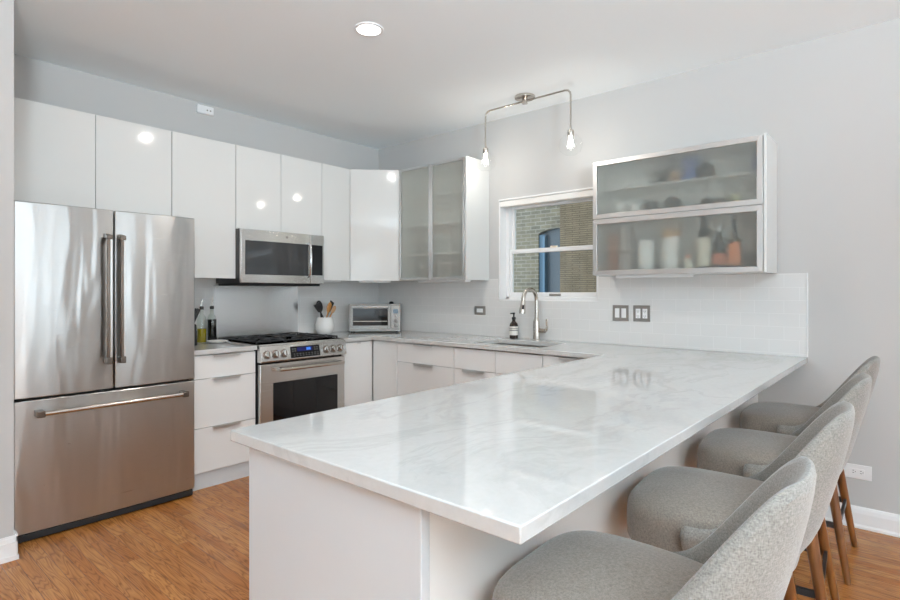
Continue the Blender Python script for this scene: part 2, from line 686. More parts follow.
def base_run(name, p0, p1, nrm, h=0.115):
    """a moulded baseboard run from p0 to p1, standing proud of the wall along nrm"""
    prof = [(0, 0), (0.020, 0), (0.020, 0.012), (0.014, 0.022), (0.014, h - 0.035), (0.010, h - 0.015), (0.005, h - 0.004), (0, h)]
    p0, p1, nv = Vector(p0), Vector(p1), Vector(nrm)
    a = [p0 + nv * d + Vector((0, 0, z)) for d, z in prof]
    b = [p1 + nv * d + Vector((0, 0, z)) for d, z in prof]
    return struct(finish(name, MB().hull(a, b), 'trim_paint'), 'white moulded baseboard')


base_run('baseboard_right', (0, -3.44, 0), (0, YF, 0), (-1, 0, 0))
bl = MB()
for hgt, d in ((0.022, 0.020), (0.085, 0.014), (0.105, 0.009), (0.115, 0.005)):
    bl.box(XL, -3.107 + d * 0.8, -0.85 - d, -0.851, 0, hgt)
    bl.box(-3.091, -3.107 + d * 0.8, -0.851, -0.78, 0, hgt)
struct(finish('baseboard_left', bl, 'trim_paint'), 'white moulded baseboard at the end of the left wall')

# tile backsplash
ZT0, ZT1 = 0.915, 1.400
bt = MB()
bt.box(-0.010, 0, -0.010, WY0, ZT0, ZT1)
bt.box(-0.010, 0, WY0, WY1, ZT0, WZ0 - 0.001)
bt.box(-0.010, 0, WY1, -3.678, ZT0, ZT1)
struct(finish('wall_tile_right', bt, 'tile_right'), 'white subway tile backsplash on the window wall')
struct(finish('wall_tile_back', MB().box(-2.15, 0, -0.010, 0, ZT0, ZT1), 'tile_back'), 'white subway tile backsplash behind the range')
struct(finish('trim_1', MB().box(-0.013, -0.0, -3.6785, -3.684, ZT0, ZT1 + 0.002), 'trim_paint'), 'white edge trim closing the tile')

# kitchen window
w1 = MB()
w1.box(0.0, 0.10, WY0, WY0 - 0.012, WZ0, WZ1)
w1.box(0.0, 0.10, WY1, WY1 + 0.012, WZ0, WZ1)
w1.box(0.0, 0.10, WY0, WY1, WZ0, WZ0 + 0.012)
w1.box(0.0, 0.10, WY0, WY1, WZ1 - 0.012, WZ1)
win = struct(finish('window_1', w1, 'trim_paint'), 'white double-hung kitchen window')
fy0, fy1 = WY0 - 0.012, WY1 + 0.012
fr = MB()
fr.box(0.085, 0.16, fy0, fy0 - 0.030, WZ0 + .012, WZ1 - .012)
fr.box(0.085, 0.16, fy1, fy1 + 0.030, WZ0 + .012, WZ1 - .012)
fr.box(0.085, 0.16, fy0, fy1, WZ0 + .012, WZ0 + .035)
fr.box(0.085, 0.16, fy0, fy1, WZ1 - .04, WZ1 - .012)
finish('window_frame', fr, 'trim_paint', win, 0.003)
for nm, xa, za, zb in (('sash', 0.095, WZ0 + .035, 1.645), ('sash', 0.128, 1.615, WZ1 - .04)):
    s = MB()
    y0, y1 = fy0 - .030, fy1 + .030
    s.box(xa, xa + .03, y0, y0 - .024, za, zb)
    s.box(xa, xa + .03, y1, y1 + .024, za, zb)
    s.box(xa, xa + .03, y0 - .024, y1 + .024, za, za + .034)
    s.box(xa, xa + .03, y0 - .024, y1 + .024, zb - .034, zb)
    sh = finish(nm, s, 'trim_paint', win, 0.003)
    finish('pane', MB().box(xa + .013, xa + .017, y0 - .024, y1 + .024, za + .034, zb - .034), 'window_glass', sh)
    if xa < .1:
        finish('sash_lift', MB().box(xa - .012, xa, -1.93, -2.03, za + .006, za + .022), 'plate_grey', sh, 0.002)
        finish('sash_lock', MB().box(xa + .002, xa + .028, -1.93, -1.99, zb, zb + .014), 'cream_label', sh, 0.003)
rs = thing('roller_shade', 'white roller shade rolled up at the top of the kitchen window', 'window shade', (0.03, (WY0 + WY1) / 2, WZ1 - .09))
finish('cassette', MB().box(-0.012, 0.055, WY0 - .001, WY1 + .001, WZ1 - .016, WZ1 - 0.0005), 'trim_paint', rs, 0.004)
finish('shade_cloth', MB().box(-0.004, 0.048, WY0 - .014, WY1 + .014, WZ1 - .066, WZ1 - .0165), 'shade_fabric', rs, 0.006)

# neighbouring brick building seen through the window
nb = thing('brick_building', 'pale brick neighbouring building with an arched blue doorway outside the window', 'building', (3.0, 0.0, -3.0))
YA0, YA1, ZA = -0.60, -0.046, 2.125
wb = MB()
wb.box(3.0, 3.4, YA1, 5.0, -3, 7)
wb.box(3.0, 3.4, -4.0, YA0, -3, 7)
arc = [(YA1, 7), (YA0, 7)] + [(YA0 + (YA1 - YA0) * i / 12, ZA - 0.0 + 0.06 * math.sin(math.pi * i / 12)) for i in range(13)]
va = [(3.0, y, z) for y, z in arc]
vb = [(3.4, y, z) for y, z in arc]
wb.hull(va, vb)
finish('brick_wall', wb, 'brick_pale', nb)
dr = finish('doorway', MB().box(3.08, 3.30, YA0, YA1, -3, ZA + .10), 'dark_pane', nb)
finish('door_frame', MB().box(3.02, 3.22, YA1 - .10, YA1 - .001, -3, ZA - .02).box(3.14, 3.22, YA0 + .0, YA1 - .3, 1.60, 1.66), 'blue_door', dr)
finish('door_trim', MB().box(3.00, 3.02, YA1 - .10, YA1 - .07, -3, ZA - .05), 'blue_door_trim', dr)
nb2 = solo('brick_wing', MB().box(2.4, 2.999, -6.0, -0.728, -3, 7), 'brick_brown', 'brown narrow-coursed brick wing filling the right half of the window view', 'building')
struct(finish('ground', MB().box(0.21, 9, -10, 8, -3.1, -3.0), 'asphalt'))

# ------------------------------------------------------------------ worktops
ct = MB()
outer = [(-0.960, -0.012), (-0.960, -0.648), (-0.650, -0.648), (-0.650, -2.737), (-2.990, -2.737), (-2.990, -3.682), (-0.002, -3.682), (-0.002, -0.012)]
SX0, SX1, SY0, SY1 = -0.545, -0.165, -1.62, -2.22
inner = [(SX0, SY0), (SX0, SY1), (SX1, SY1), (SX1, SY0)]
edges = []
for loop in (outer, inner):
    vs = [ct.bm.verts.new((x, y, 0.914)) for x, y in loop]
    for i in range(len(vs)):
        edges.append(ct.bm.edges.new((vs[i], vs[(i + 1) % len(vs)])))
bmesh.ops.triangle_fill(ct.bm, edges=edges, use_beauty=True)
ext = bmesh.ops.extrude_face_region(ct.bm, geom=list(ct.bm.faces))
bmesh.ops.translate(ct.bm, verts=[v for v in ext['geom'] if isinstance(v, bmesh.types.BMVert)], vec=(0, 0, -0.031))
solo('countertop', ct, 'quartz', 'white veined quartz worktop running under the window and out along the peninsula', 'countertop', bevel=0.003)
solo('countertop', MB().box(-2.150, -1.712, -0.012, -0.648, 0.883, 0.914), 'quartz',
     'short white quartz worktop between the refrigerator and the range', 'countertop', bevel=0.003)

# ------------------------------------------------------------------ base cabinets
FB = -0.630      # front plane of doors and drawers (y on the back wall, x on the right wall)


def pull(parent, horizontal_axis, c, z, half, mat='pull_metal'):
    """folded edge pull on the top edge of a drawer: a thin lip standing proud of the front"""
    b = MB()
    if horizontal_axis == 'x':
        b.box(c - half, c + half, FB - 0.020, FB + 0.012, z - 0.0015, z + 0.0012)
        b.hull([(c - half, FB - .020, z), (c + half, FB - .020, z), (c + half, FB - .017, z), (c - half, FB - .017, z)],
               [(c - half + .004, FB - .020, z - .015), (c + half - .004, FB - .020, z - .015), (c + half - .004, FB - .018, z - .015), (c - half + .004, FB - .018, z - .015)])
    else:
        b.box(FB - 0.020, FB + 0.012, c - half, c + half, z - 0.0015, z + 0.0012)
        b.hull([(FB - .020, c - half, z), (FB - .020, c + half, z), (FB - .017, c + half, z), (FB - .017, c - half, z)],
               [(FB - .020, c - half + .004, z - .015), (FB - .020, c + half - .004, z - .015), (FB - .018, c + half - .004, z - .015), (FB - .018, c - half + .004, z - .015)])
    return finish('pull', b, mat, parent)


def base_cabinet(label, axis, a0, a1, fronts, name='base_cabinet', toe=True, group='base cabinets'):
    """fronts: list of (kind, a0, a1, z0, z1, has_pull)"""
    lo, hi = min(a0, a1), max(a0, a1)
    mid = (lo + hi) / 2
    t = thing(name, label, 'cabinet', (mid, -0.32, 0) if axis == 'x' else (-0.32, mid, 0), group)
    b = MB()
    if axis == 'x': b.box(lo + .001, hi - .001, -0.02, FB + .020, 0.105, 0.881)
    else: b.box(-0.02, FB + .020, lo + .001, hi - .001, 0.105, 0.881)
    finish('body', b, 'carcass', t)
    if toe:
        b = MB()
        if axis == 'x': b.box(lo + .001, hi - .001, FB + .024, FB + .04, 0.0, 0.104)
        else: b.box(FB + .06, FB + .076, lo + .001, hi - .001, 0.0, 0.104)
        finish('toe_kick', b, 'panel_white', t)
    for kind, f0, f1, z0, z1, hp in fronts:
        f0, f1 = min(f0, f1) + .0015, max(f0, f1) - .0015
        b = MB()
        if axis == 'x': b.box(f0, f1, FB, FB + .018, z0 + .0015, z1 - .0015)
        else: b.box(FB, FB + .018, f0, f1, z0 + .0015, z1 - .0015)
        d = finish(kind, b, 'lacquer_base', t, 0.0012)
        if hp:
            half = hp if isinstance(hp, float) else 0.10
            pull(d, axis, (f0 + f1) / 2, z1 - .0015, half)
    return t


base_cabinet('white three-drawer base cabinet between the refrigerator and the range', 'x', -2.148, -1.715,
             [('drawer', -2.148, -1.715, 0.722, 0.876, .095), ('drawer', -2.148, -1.715, 0.402, 0.722, .095), ('drawer', -2.148, -1.715, 0.112, 0.402, .095)])
base_cabinet('white one-door base cabinet right of the range', 'x', -0.957, -0.633,
             [('door', -0.957, -0.633, 0.112, 0.876, .02)])
base_cabinet('plain white corner base cabinet with a single flat panel and no pull', 'y', -0.634, -0.928,
             [('door', -0.634, -0.928, 0.112, 0.876, False)])
base_cabinet('white drawer base cabinet between the corner and the sink cabinet', 'y', -0.928, -1.538,
             [('drawer', -0.928, -1.538, 0.722, 0.876, .10), ('drawer', -0.928, -1.538, 0.402, 0.722, .10), ('drawer', -0.928, -1.538, 0.112, 0.402, .10)])
sinkbase = base_cabinet('white two-door base cabinet beneath the sink', 'y', -1.541, -2.299,
             [('drawer_front', -1.541, -1.92, 0.722, 0.876, False), ('drawer_front', -1.92, -2.299, 0.722, 0.876, False),
              ('door', -1.541, -1.92, 0.112, 0.722, .10), ('door', -1.92, -2.299, 0.112, 0.722, .10)])
base_cabinet('white base cabinet right of the sink, at the inner corner of the peninsula', 'y', -2.302, -2.735,
             [('door', -2.302, -2.735, 0.112, 0.876, .09)])
# open up the sink cabinet's body where the basin hangs
for ch in sinkbase.children:
    if ch.name.startswith('body'):
        me = ch.data
        bm = bmesh.new()
        bm.from_mesh(me)
        for v in bm.verts:
            if v.co.z > 0.5:
                v.co.z = 0.66
        bm.to_mesh(me)
        bm.free()

pc = thing('peninsula_cabinet', 'white peninsula base carrying the overhanging worktop beside the stools', 'cabinet', (-1.8, -3.1, 0))
finish('body', MB().box(-2.935, -0.655, -2.80, -3.408, 0.06, 0.881).box(-0.655, -0.02, -2.74, -3.408, 0.06, 0.881), 'carcass', pc)
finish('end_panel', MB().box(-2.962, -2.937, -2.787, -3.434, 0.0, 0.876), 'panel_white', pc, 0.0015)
finish('back_panel', MB().box(-2.9365, -0.002, -3.409, -3.428, 0.0, 0.881), 'carcass', pc, 0.001)
for i in range(5):
    y = -2.787
    xa = -2.935 + i * 0.455
    d = finish('door', MB().box(xa + .002, xa + .453, -2.798, -2.780, 0.112, 0.876), 'lacquer_base', pc, 0.0012)
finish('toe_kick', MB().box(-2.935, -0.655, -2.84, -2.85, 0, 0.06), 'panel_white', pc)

# sink and faucet
sk = thing('sink', 'stainless undermount sink basin set into the worktop under the window', 'sink', ((SX0 + SX1) / 2, (SY0 + SY1) / 2, 0.69))
b = MB()
t_ = 0.003
b.box(SX0 - t_, SX1 + t_, SY0 + t_, SY1 - t_, 0.690, 0.693)
b.box(SX0 - t_, SX0, SY0 + t_, SY1 - t_, 0.693, 0.8825)
b.box(SX1, SX1 + t_, SY0 + t_, SY1 - t_, 0.693, 0.8825)
b.box(SX0, SX1, SY0, SY0 + t_, 0.693, 0.8825)
b.box(SX0, SX1, SY1 - t_, SY1, 0.693, 0.8825)
finish('basin', b, 'steel', sk)
finish('drain', MB().lathe([(0.045, 0.0), (0.045, 0.003), (0.03, 0.004), (0.02, 0.002)], ((SX0 + SX1) / 2, (SY0 + SY1) / 2, 0.6932)), 'chrome', sk, smooth=True)

FX, FY = -0.075, -1.912
fc = thing('faucet', 'brushed nickel gooseneck pull-down faucet behind the sink', 'faucet', (FX, FY, 0.914))
finish('base', MB().lathe([(0.032, 0), (0.032, 0.006), (0.027, 0.010), (0.0255, 0.145), (0.020, 0.160), (0.0155, 0.178)], (FX, FY, 0.9142)), 'nickel', fc, smooth=True)
pts = [(FX, FY, 1.085), (FX, FY, 1.22)]
rad = 0.082
dirv = Vector((-1.0, 0.10, 0)).normalized()
for i in range(0, 15):
    a = math.pi * i / 14 * 1.02
    pts.append(tuple(Vector((FX, FY, 1.225)) + dirv * (rad - rad * math.cos(a)) + Vector((0, 0, rad * math.sin(a) * 1.05))))
finish('spout', MB().tube(pts, 0.0150, 14), 'nickel', fc, smooth=True)
end = Vector(pts[-1])
sd = (Vector(pts[-1]) - Vector(pts[-2])).normalized()
sd = (sd + dirv * 0.10).normalized()
hd = finish('spray_head', MB().tube([end, end + sd * 0.03, end + sd * 0.075, end + sd * 0.095], [0.016, 0.019, 0.024, 0.022], 14), 'nickel', fc, smooth=True)
sb = end + sd * 0.045 + Vector((-0.013, -0.012, 0))
finish('spray_button', MB().tube([sb - sd * 0.016, sb + sd * 0.016], 0.0085, 10), 'black_plastic', hd, smooth=True)
finish('handle', MB().tube([(FX, FY - .018, 0.990), (FX, FY - .075, 0.990)], 0.0165, 14)
       .tube([(FX, FY - .073, 0.984), (FX, FY - .088, 0.996), (FX, FY - .094, 1.02), (FX - .004, FY - .094, 1.085)], [0.013, 0.011, 0.009, 0.0085], 12), 'nickel', fc, smooth=True)

# soap bottle
SB = (-0.075, -1.700, 0.9142)
sp = thing('soap_bottle', 'dark amber pump soap bottle with banded white label left of the faucet', 'bottle', SB)
finish('bottle', MB().lathe([(0.030, 0), (0.034, 0.004), (0.034, 0.108), (0.030, 0.122), (0.018, 0.136), (0.013, 0.143), (0.013, 0.156)], SB), 'amber', sp, smooth=True)
finish('label', MB().lathe([(0.0346, 0.030), (0.0346, 0.100)], SB, closed=False), 'white_label', sp, smooth=True)
finish('label_band', MB().lathe([(0.0350, 0.064), (0.0350, 0.074)], SB, closed=False).lathe([(0.0350, 0.080), (0.0350, 0.087)], SB, closed=False), 'grey_label', sp, smooth=True)
finish('pump', MB().lathe([(0.0165, 0.154), (0.0165, 0.172), (0.006, 0.176), (0.006, 0.196), (0.010, 0.198), (0.010, 0.210)], SB, seg=16)
       .tube([(SB[0], SB[1], SB[2] + .205), (SB[0] - .03, SB[1] + .012, SB[2] + .203)], 0.0055, 8), 'black_plastic', sp, smooth=True)

# ------------------------------------------------------------------ refrigerator
FX0, FX1, FYF = -3.078, -2.164, -0.694
fx_mid = (FX0 + FX1) / 2
rf = thing('refrigerator', 'stainless french-door refrigerator with bottom freezer drawer', 'refrigerator', (fx_mid, -0.35, 0))
finish('body', MB().box(FX0 + .006, FX1 - .006, -0.02, -0.618, 0.03, 1.742), 'steel_side', rf, 0.004)
finish('grille', MB().box(FX0 + .012, FX1 - .012, -0.600, -0.631, 0.006, 0.056).box(FX0 + .012, FX1 - .012, -0.631, -0.686, 0.006, 0.0425), 'black_matte', rf, 0.004)
finish('gasket', MB().box(FX0 + .014, FX1 - .014, -0.619, -0.630, 0.06, 1.735), 'black_matte', rf)
for s in (FX0 + .06, FX1 - .06):
    finish('foot', MB().lathe([(0.02, 0), (0.02, 0.012)], (s, -0.645, 0.0)), 'black_matte', rf)
    finish('foot', MB().lathe([(0.02, 0), (0.02, 0.03)], (s, -0.1, 0.0)), 'black_matte', rf)


def bowed_door(x0, x1, z0, z1, bow=0.010):
    b = MB()
    n = 10
    front = []
    for i in range(n + 1):
        u = i / n
        front.append((x0 + (x1 - x0) * u, FYF + bow * (2 * u - 1) ** 2))
    plan = front + [(x1, -0.632), (x0, -0.632)]
    b.prism(plan, z0, z1)
    return b


dl = finish('door', bowed_door(FX0, fx_mid - .003, 0.741, 1.757), 'steel_fridge', rf, 0.005)
drr = finish('door', bowed_door(fx_mid + .003, FX1, 0.741, 1.757), 'steel_fridge', rf, 0.005)
fz = finish('freezer_drawer', bowed_door(FX0, FX1, 0.044, 0.729, 0.012), 'steel_fridge', rf, 0.005)


def fridge_handle(par, xc):
    h = MB()
    y1 = FYF - 0.052
    h.box(xc - .013, xc + .013, y1, y1 + .020, 0.905, 1.600)
    for z0, z1, s in ((1.585, 1.622, 1), (0.886, 0.922, -1)):
        h.hull([(xc - .014, y1 - .002, z0), (xc + .014, y1 - .002, z0), (xc + .014, y1 - .002, z1 - .012 if s > 0 else z1), (xc - .014, y1 - .002, z1 - .012 if s > 0 else z1)],
               [(xc - .014, FYF + .004, z0 + (0 if s < 0 else .01)), (xc + .014, FYF + .004, z0 + (0 if s < 0 else .01)), (xc + .014, FYF + .004, z1), (xc - .014, FYF + .004, z1)])
    g = finish('handle', h, 'bronze', par, 0.004)
    finish('handle_bar', MB().box(xc + .001, xc + .012, y1 - .0035, y1 + .001, 0.925, 1.585), 'aluminium', g, 0.0015)


fridge_handle(dl, fx_mid - 0.040)
fridge_handle(drr, fx_mid + 0.028)
zb_ = 0.660
h = MB()
h.tube([(FX0 + .09, FYF - .045, zb_), (FX1 - .085, FYF - .045, zb_)], 0.0125, 14)
hz = finish('handle', h, 'nickel', fz, smooth=True)
for xx in (FX0 + .085, FX1 - .10):
    finish('handle_mount', MB().box(xx, xx + .035, FYF - .060, FYF + .012, zb_ - .017, zb_ + .017), 'bronze', hz, 0.004)
bx_, bz_ = -2.262, 1.683
bd = finish('badge', MB().lathe([(0.0155, 0), (0.0155, 0.004), (0.014, 0.005)], (bx_, FYF + .011, bz_), 'y', 28), 'badge_red', drr, smooth=True)
b = MB()
for i in range(24):
    a0, a1 = 2 * math.pi * i / 24, 2 * math.pi * (i + 1) / 24
    b.tube([(bx_ + .0155 * math.cos(a0), FYF + .006, bz_ + .0155 * math.sin(a0)), (bx_ + .0155 * math.cos(a1), FYF + .006, bz_ + .0155 * math.sin(a1))], 0.0016, 6)
for off in (-.004, .004):
    pts = [(bx_ + off + .0045 * math.cos(t * .7), FYF + .005, bz_ + .001 + .007 * math.sin(t * .7)) for t in range(9)]
    b.tube(pts, 0.0012, 6)
finish('badge_emblem', b, 'badge_silver', bd)

# ------------------------------------------------------------------ wall cabinets
UY, UZ0, UZ1 = -0.317, 1.390, 2.385


def wall_cab(label, x0, x1, z0, doors, strip=None, name='wall_cabinet', side_mat='lacquer'):
    t = thing(name, label, 'cabinet', ((x0 + x1) / 2, -0.15, z0), 'white wall cabinets')
    finish('body', MB().box(x0 + .001, x1 - .001, -0.011, UY + .020, z0 + .001, UZ1 - .001), 'lacquer', t)
    n = len(doors) - 1
    for a, c in zip(doors, doors[1:]):
        finish('door', MB().box(a + .0015, c - .0015, UY, UY + .018, z0, UZ1), 'lacquer', t, 0.0012)
    return t


wall_cab('white two-door wall cabinet above the refrigerator', -3.062, -2.155, 1.80, [-3.062, -2.607, -2.155])
wall_cab('tall white one-door wall cabinet between refrigerator and microwave', -2.153, -1.697, UZ0, [-2.153, -1.697])
wall_cab('short white two-door wall cabinet above the microwave', -1.695, -0.926, 1.762, [-1.695, -1.318, -0.926])
wc = wall_cab('narrow white one-door wall cabinet right of the microwave', -0.924, -0.626, UZ0, [-0.924, -0.626])
finish('light_strip', MB().box(-0.90, -0.66, -0.20, -0.235, UZ0 - .016, UZ0), 'white_plastic', wc, 0.003)

cc = thing('corner_wall_cabinet', 'white corner wall cabinet with a diagonal glossy door', 'cabinet', (-0.3, -0.3, UZ0), 'white wall cabinets')
ins = 0.018
finish('body', MB().prism([(-0.622, -0.011), (-0.622, UY + .015), (UY + .012, -0.622), (-0.011, -0.622), (-0.011, -0.011)], UZ0 + .001, UZ1 - .001), 'lacquer', cc)
dn = Vector((-1, -1, 0)).normalized()
p0, p1 = Vector((-0.622, UY, 0)), Vector((UY, -0.622, 0))
dd = (p1 - p0).normalized()
p0, p1 = p0 + dd * .004, p1 - dd * .004
q = [p0, p1, p1 - dn * .016, p0 - dn * .016]
finish('door', MB().prism([(v.x + dn.x * .004, v.y + dn.y * .004) for v in q], UZ0, UZ1), 'lacquer', cc, 0.0012)
finish('light_strip', MB().prism([(-0.53, -0.33), (-0.33, -0.53), (-0.30, -0.50), (-0.50, -0.30)], UZ0 - .016, UZ0), 'white_plastic', cc, 0.003)


def hollow_cabinet(parent, x0, x1, y0, y1, z0, z1, t=0.016):
    """carcass open towards -x"""
    ya, yb = min(y0, y1), max(y0, y1)
    b = MB()
    b.box(x1 - .008, x1, ya, yb, z0, z1)
    b.box(x0, x1 - .008, ya, ya + t, z0, z1)
    b.box(x0, x1 - .008, yb - t, yb, z0, z1)
    b.box(x0, x1 - .008, ya + t, yb - t, z0, z0 + t)
    b.box(x0, x1 - .008, ya + t, yb - t, z1 - t, z1)
    return finish('body', b, 'carcass', parent)


def glass_door(parent, name, xf, y0, y1, z0, z1, rail, glass, th=0.020):
    ya, yb = min(y0, y1) + .0015, max(y0, y1) - .0015
    z0, z1 = z0 + .0015, z1 - .0015
    b = MB()
    # mitred aluminium frame
    P = [(ya, z0), (yb, z0), (yb, z1), (ya, z1)]
    Q = [(ya + rail, z0 + rail), (yb - rail, z0 + rail), (yb - rail, z1 - rail), (ya + rail, z1 - rail)]
    for i in range(4):
        j = (i + 1) % 4
        poly = [P[i], P[j], Q[j], Q[i]]
        b.hull([(xf, y, z) for y, z in poly], [(xf + th, y, z) for y, z in poly])
    d = finish(name, b, 'aluminium', parent, 0.0015)
    finish('pane', MB().box(xf + .006, xf + .010, ya + rail, yb - rail, z0 + rail, z1 - rail), glass, d)
    return d


gc = thing('glass_wall_cabinet', 'white wall cabinet with two tall aluminium-framed frosted glass doors left of the window', 'cabinet', (-0.15, -1.0, UZ0), 'glass-fronted cabinets')
hollow_cabinet(gc, UY + .022, -0.011, -0.625, -1.388, UZ0, UZ1)
glass_door(gc, 'door', UY, -0.625, -1.006, UZ0, UZ1, 0.022, 'frosted_glass_pale')
glass_door(gc, 'door', UY, -1.006, -1.386, UZ0, UZ1, 0.022, 'frosted_glass_pale')
for z in (1.62, 1.875, 2.125):
    finish('shelf', MB().box(UY + .05, -0.020, -0.642, -1.371, z - .008, z + .008), 'carcass', gc)
finish('cover_panel', MB().box(UY + .004, -0.003, -1.3885, -1.403, UZ0 - .003, UZ1 + .003), 'lacquer', gc, 0.001)
finish('light_strip', MB().box(-0.18, -0.25, -0.80, -1.34, UZ0 - .018, UZ0), 'white_plastic', gc, 0.003)
finish('edge_pull', MB().box(UY - .006, UY + .014, -1.08, -1.20, UZ0 - .004, UZ0 + .001), 'aluminium', gc)

GX, GY0, GY1, GZ0, GZ1, GZM = -0.303, -2.493, -3.512, 1.402, 2.167, 1.777
lc = thing('lift_wall_cabinet', 'wall cabinet right of the window with two wide frosted lift-up glass doors', 'cabinet', (-0.15, -3.0, GZ0), 'glass-fronted cabinets')
hollow_cabinet(lc, GX + .022, -0.011, GY0, GY1, GZ0, GZ1)
finish('divider', MB().box(GX + .022, -0.019, GY0 - .016, GY1 + .016, GZM - .014, GZM + .014), 'carcass', lc)
SH1 = 1.978
finish('shelf', MB().box(GX + .05, -0.019, GY0 - .017, GY1 + .017, SH1 - .008, SH1), 'carcass', lc)
SH0 = 1.560
finish('shelf', MB().box(GX + .10, -0.019, GY0 - .017, GY1 + .017, SH0 - .004, SH0), 'clear_glass', lc)
glass_door(lc, 'lift_door', GX, GY0, GY1, GZM + .002, GZ1, 0.030, 'frosted_glass')
glass_door(lc, 'lift_door', GX, GY0, GY1, GZ0, GZM - .002, 0.030, 'frosted_glass')
finish('cover_panel', MB().box(GX - .002, -0.003, GY1 - .003, GY1 - .018, GZ0 - .003, GZ1 + .005), 'lacquer', lc, 0.001)
finish('light_strip', MB().box(-0.15, -0.22, -2.62, -3.10, GZ0 - .018, GZ0), 'white_plastic', lc, 0.003)

# ---------------- things behind the frosted doors
def lathe_thing(name, prof, loc, mat, label, cat, group=None, seg=20):
    return solo(name, MB().lathe(prof, loc, seg=seg), mat, label, cat, group, smooth=True)


zA = SH1 + .0005
for i, y in enumerate((-2.585, -2.655, -2.725, -2.795)):
    lathe_thing('small_glass', [(0.022, 0), (0.028, 0.055), (0.026, 0.055), (0.020, 0.006)], (-0.16, y, zA), 'ceramic',
                ['small pale cup leftmost on the top shelf behind frosted glass', 'small pale cup second from left on the top shelf behind frosted glass',
                 'small pale cup third from left on the top shelf behind frosted glass', 'small pale cup beside the dark jar on the top shelf behind frosted glass'][i], 'cup', 'small cups on the top shelf')
lathe_thing('spice_jar', [(0.035, 0), (0.037, 0.085), (0.030, 0.09), (0.030, 0.105)], (-0.15, -2.915, zA), 'dark_ceramic', 'dark jar left of the blue carton on the top shelf', 'jar')
lathe_thing('brown_jar', [(0.028, 0), (0.03, 0.07), (0.026, 0.08)], (-0.15, -2.98, zA), 'wood_lid', 'brown jar just left of the blue carton on the top shelf', 'jar')
solo('blue_carton', MB().box(-0.20, -0.12, -3.045, -3.125, zA, zA + .15), 'blue_box', 'tall blue carton near the middle of the top shelf', 'carton', bevel=.002)
lathe_thing('round_teapot', [(0.03, 0), (0.052, 0.03), (0.055, 0.055), (0.04, 0.085), (0.015, 0.098), (0.012, 0.11)], (-0.17, -3.175, zA), 'dark_ceramic', 'round dark pot right of the tall blue carton on the top shelf', 'pot')
solo('blue_box', MB().box(-0.22, -0.15, -3.435, -3.49, zA, zA + .10), 'blue_box', 'small dark blue box at the right end of the top shelf', 'box', bevel=.002)
zB = GZM + .0145
mg = thing('white_mug', 'white mug standing below the top shelf at the left', 'mug', (-0.19, -2.645, zB))
finish('cup', MB().lathe([(0.036, 0), (0.041, 0.006), (0.042, 0.095), (0.038, 0.095), (0.037, 0.01)], (-0.19, -2.645, zB)), 'ceramic', mg, smooth=True)
finish('handle', MB().tube([(-0.19, -2.605, zB + .075), (-0.19, -2.573, zB + .07), (-0.19, -2.567, zB + .045), (-0.19, -2.580, zB + .022), (-0.19, -2.605, zB + .018)], 0.006, 8), 'ceramic', mg, smooth=True)
mg2 = lathe_thing('white_cup', [(0.030, 0), (0.037, 0.08), (0.034, 0.08), (0.028, 0.01)], (-0.18, -2.735, zB), 'ceramic', 'white cup right of the white mug behind frosted glass', 'cup')
for i, (y, r_) in enumerate(((-2.84, .047), (-2.98, .052), (-3.18, .040), (-3.26, .036))):
    lathe_thing('dark_bowl', [(r_ * .5, 0), (r_ * .9, r_ * .6), (r_, r_ * 1.2), (r_ * .8, r_ * 1.75), (r_ * .3, r_ * 2)], (-0.17, y, zB), 'dark_ceramic',
                ['round dark pot right of the white cup behind frosted glass', 'round dark pot in the middle below the top shelf',
                 'round dark pot third from left below the top shelf', 'small round dark pot left of the pale yellow jar'][i], 'pot', 'round dark pots below the top shelf')
gj = thing('yellow_jar', 'clear jar with pale yellow contents right of the dark pots', 'jar', (-0.20, -3.345, zB))
finish('jar', MB().lathe([(0.03, 0), (0.034, 0.02), (0.034, 0.08), (0.026, 0.10), (0.026, 0.115)], (-0.20, -3.345, zB)), 'clear_glass', gj, smooth=True)
finish('filling', MB().lathe([(0.028, 0.003), (0.031, 0.02), (0.031, 0.07)], (-0.20, -3.345, zB)), 'jar_yellow', gj, smooth=True)
zC = GZ0 + .0165
pr_ = thing('coffee_pod_rack', 'upright rack of metallic coffee pods at the left of the lower cabinet', 'rack', (-0.17, -2.66, zC))
finish('frame', MB().box(-0.20, -0.10, -2.555, -2.56, zC, zC + .26).box(-0.20, -0.10, -2.732, -2.737, zC, zC + .26).box(-0.20, -0.10, -2.555, -2.737, zC, zC + .006).box(-0.20, -0.10, -2.642, -2.650, zC, zC + .26), 'chrome', pr_)
for cidx, y in enumerate((-2.602, -2.690)):
    for r in range(4):
        finish('coffee_pod', MB().lathe([(0.031, 0), (0.031, 0.004), (0.024, 0.006), (0.020, 0.04)], (-0.215, y, zC + .036 + r * .064), 'x', 20), 'pod_copper' if cidx == 0 else 'pod_silver', pr_, smooth=True)
lathe_thing('white_canister', [(0.052, 0), (0.054, 0.004), (0.054, 0.20), (0.05, 0.206)], (-0.19, -2.815, zC), 'ceramic', 'plain white canister right of the coffee pod rack', 'canister')
wcn = thing('lidded_canister', 'white canister with a wooden lid in the middle of the lower cabinet', 'canister', (-0.17, -2.965, zC))
finish('jar', MB().lathe([(0.058, 0), (0.060, 0.004), (0.060, 0.215), (0.057, 0.22)], (-0.17, -2.965, zC)), 'ceramic', wcn, smooth=True)
finish('lid', MB().lathe([(0.056, 0.2205), (0.058, 0.226), (0.058, 0.268), (0.053, 0.272)], (-0.17, -2.965, zC)), 'wood_lid', wcn, smooth=True)
lathe_thing('small_black_jar', [(0.014, 0), (0.014, 0.02), (0.01, 0.025)], (-0.23, -2.92, zC), 'black_plastic', 'tiny black pot between the two white canisters', 'pot')
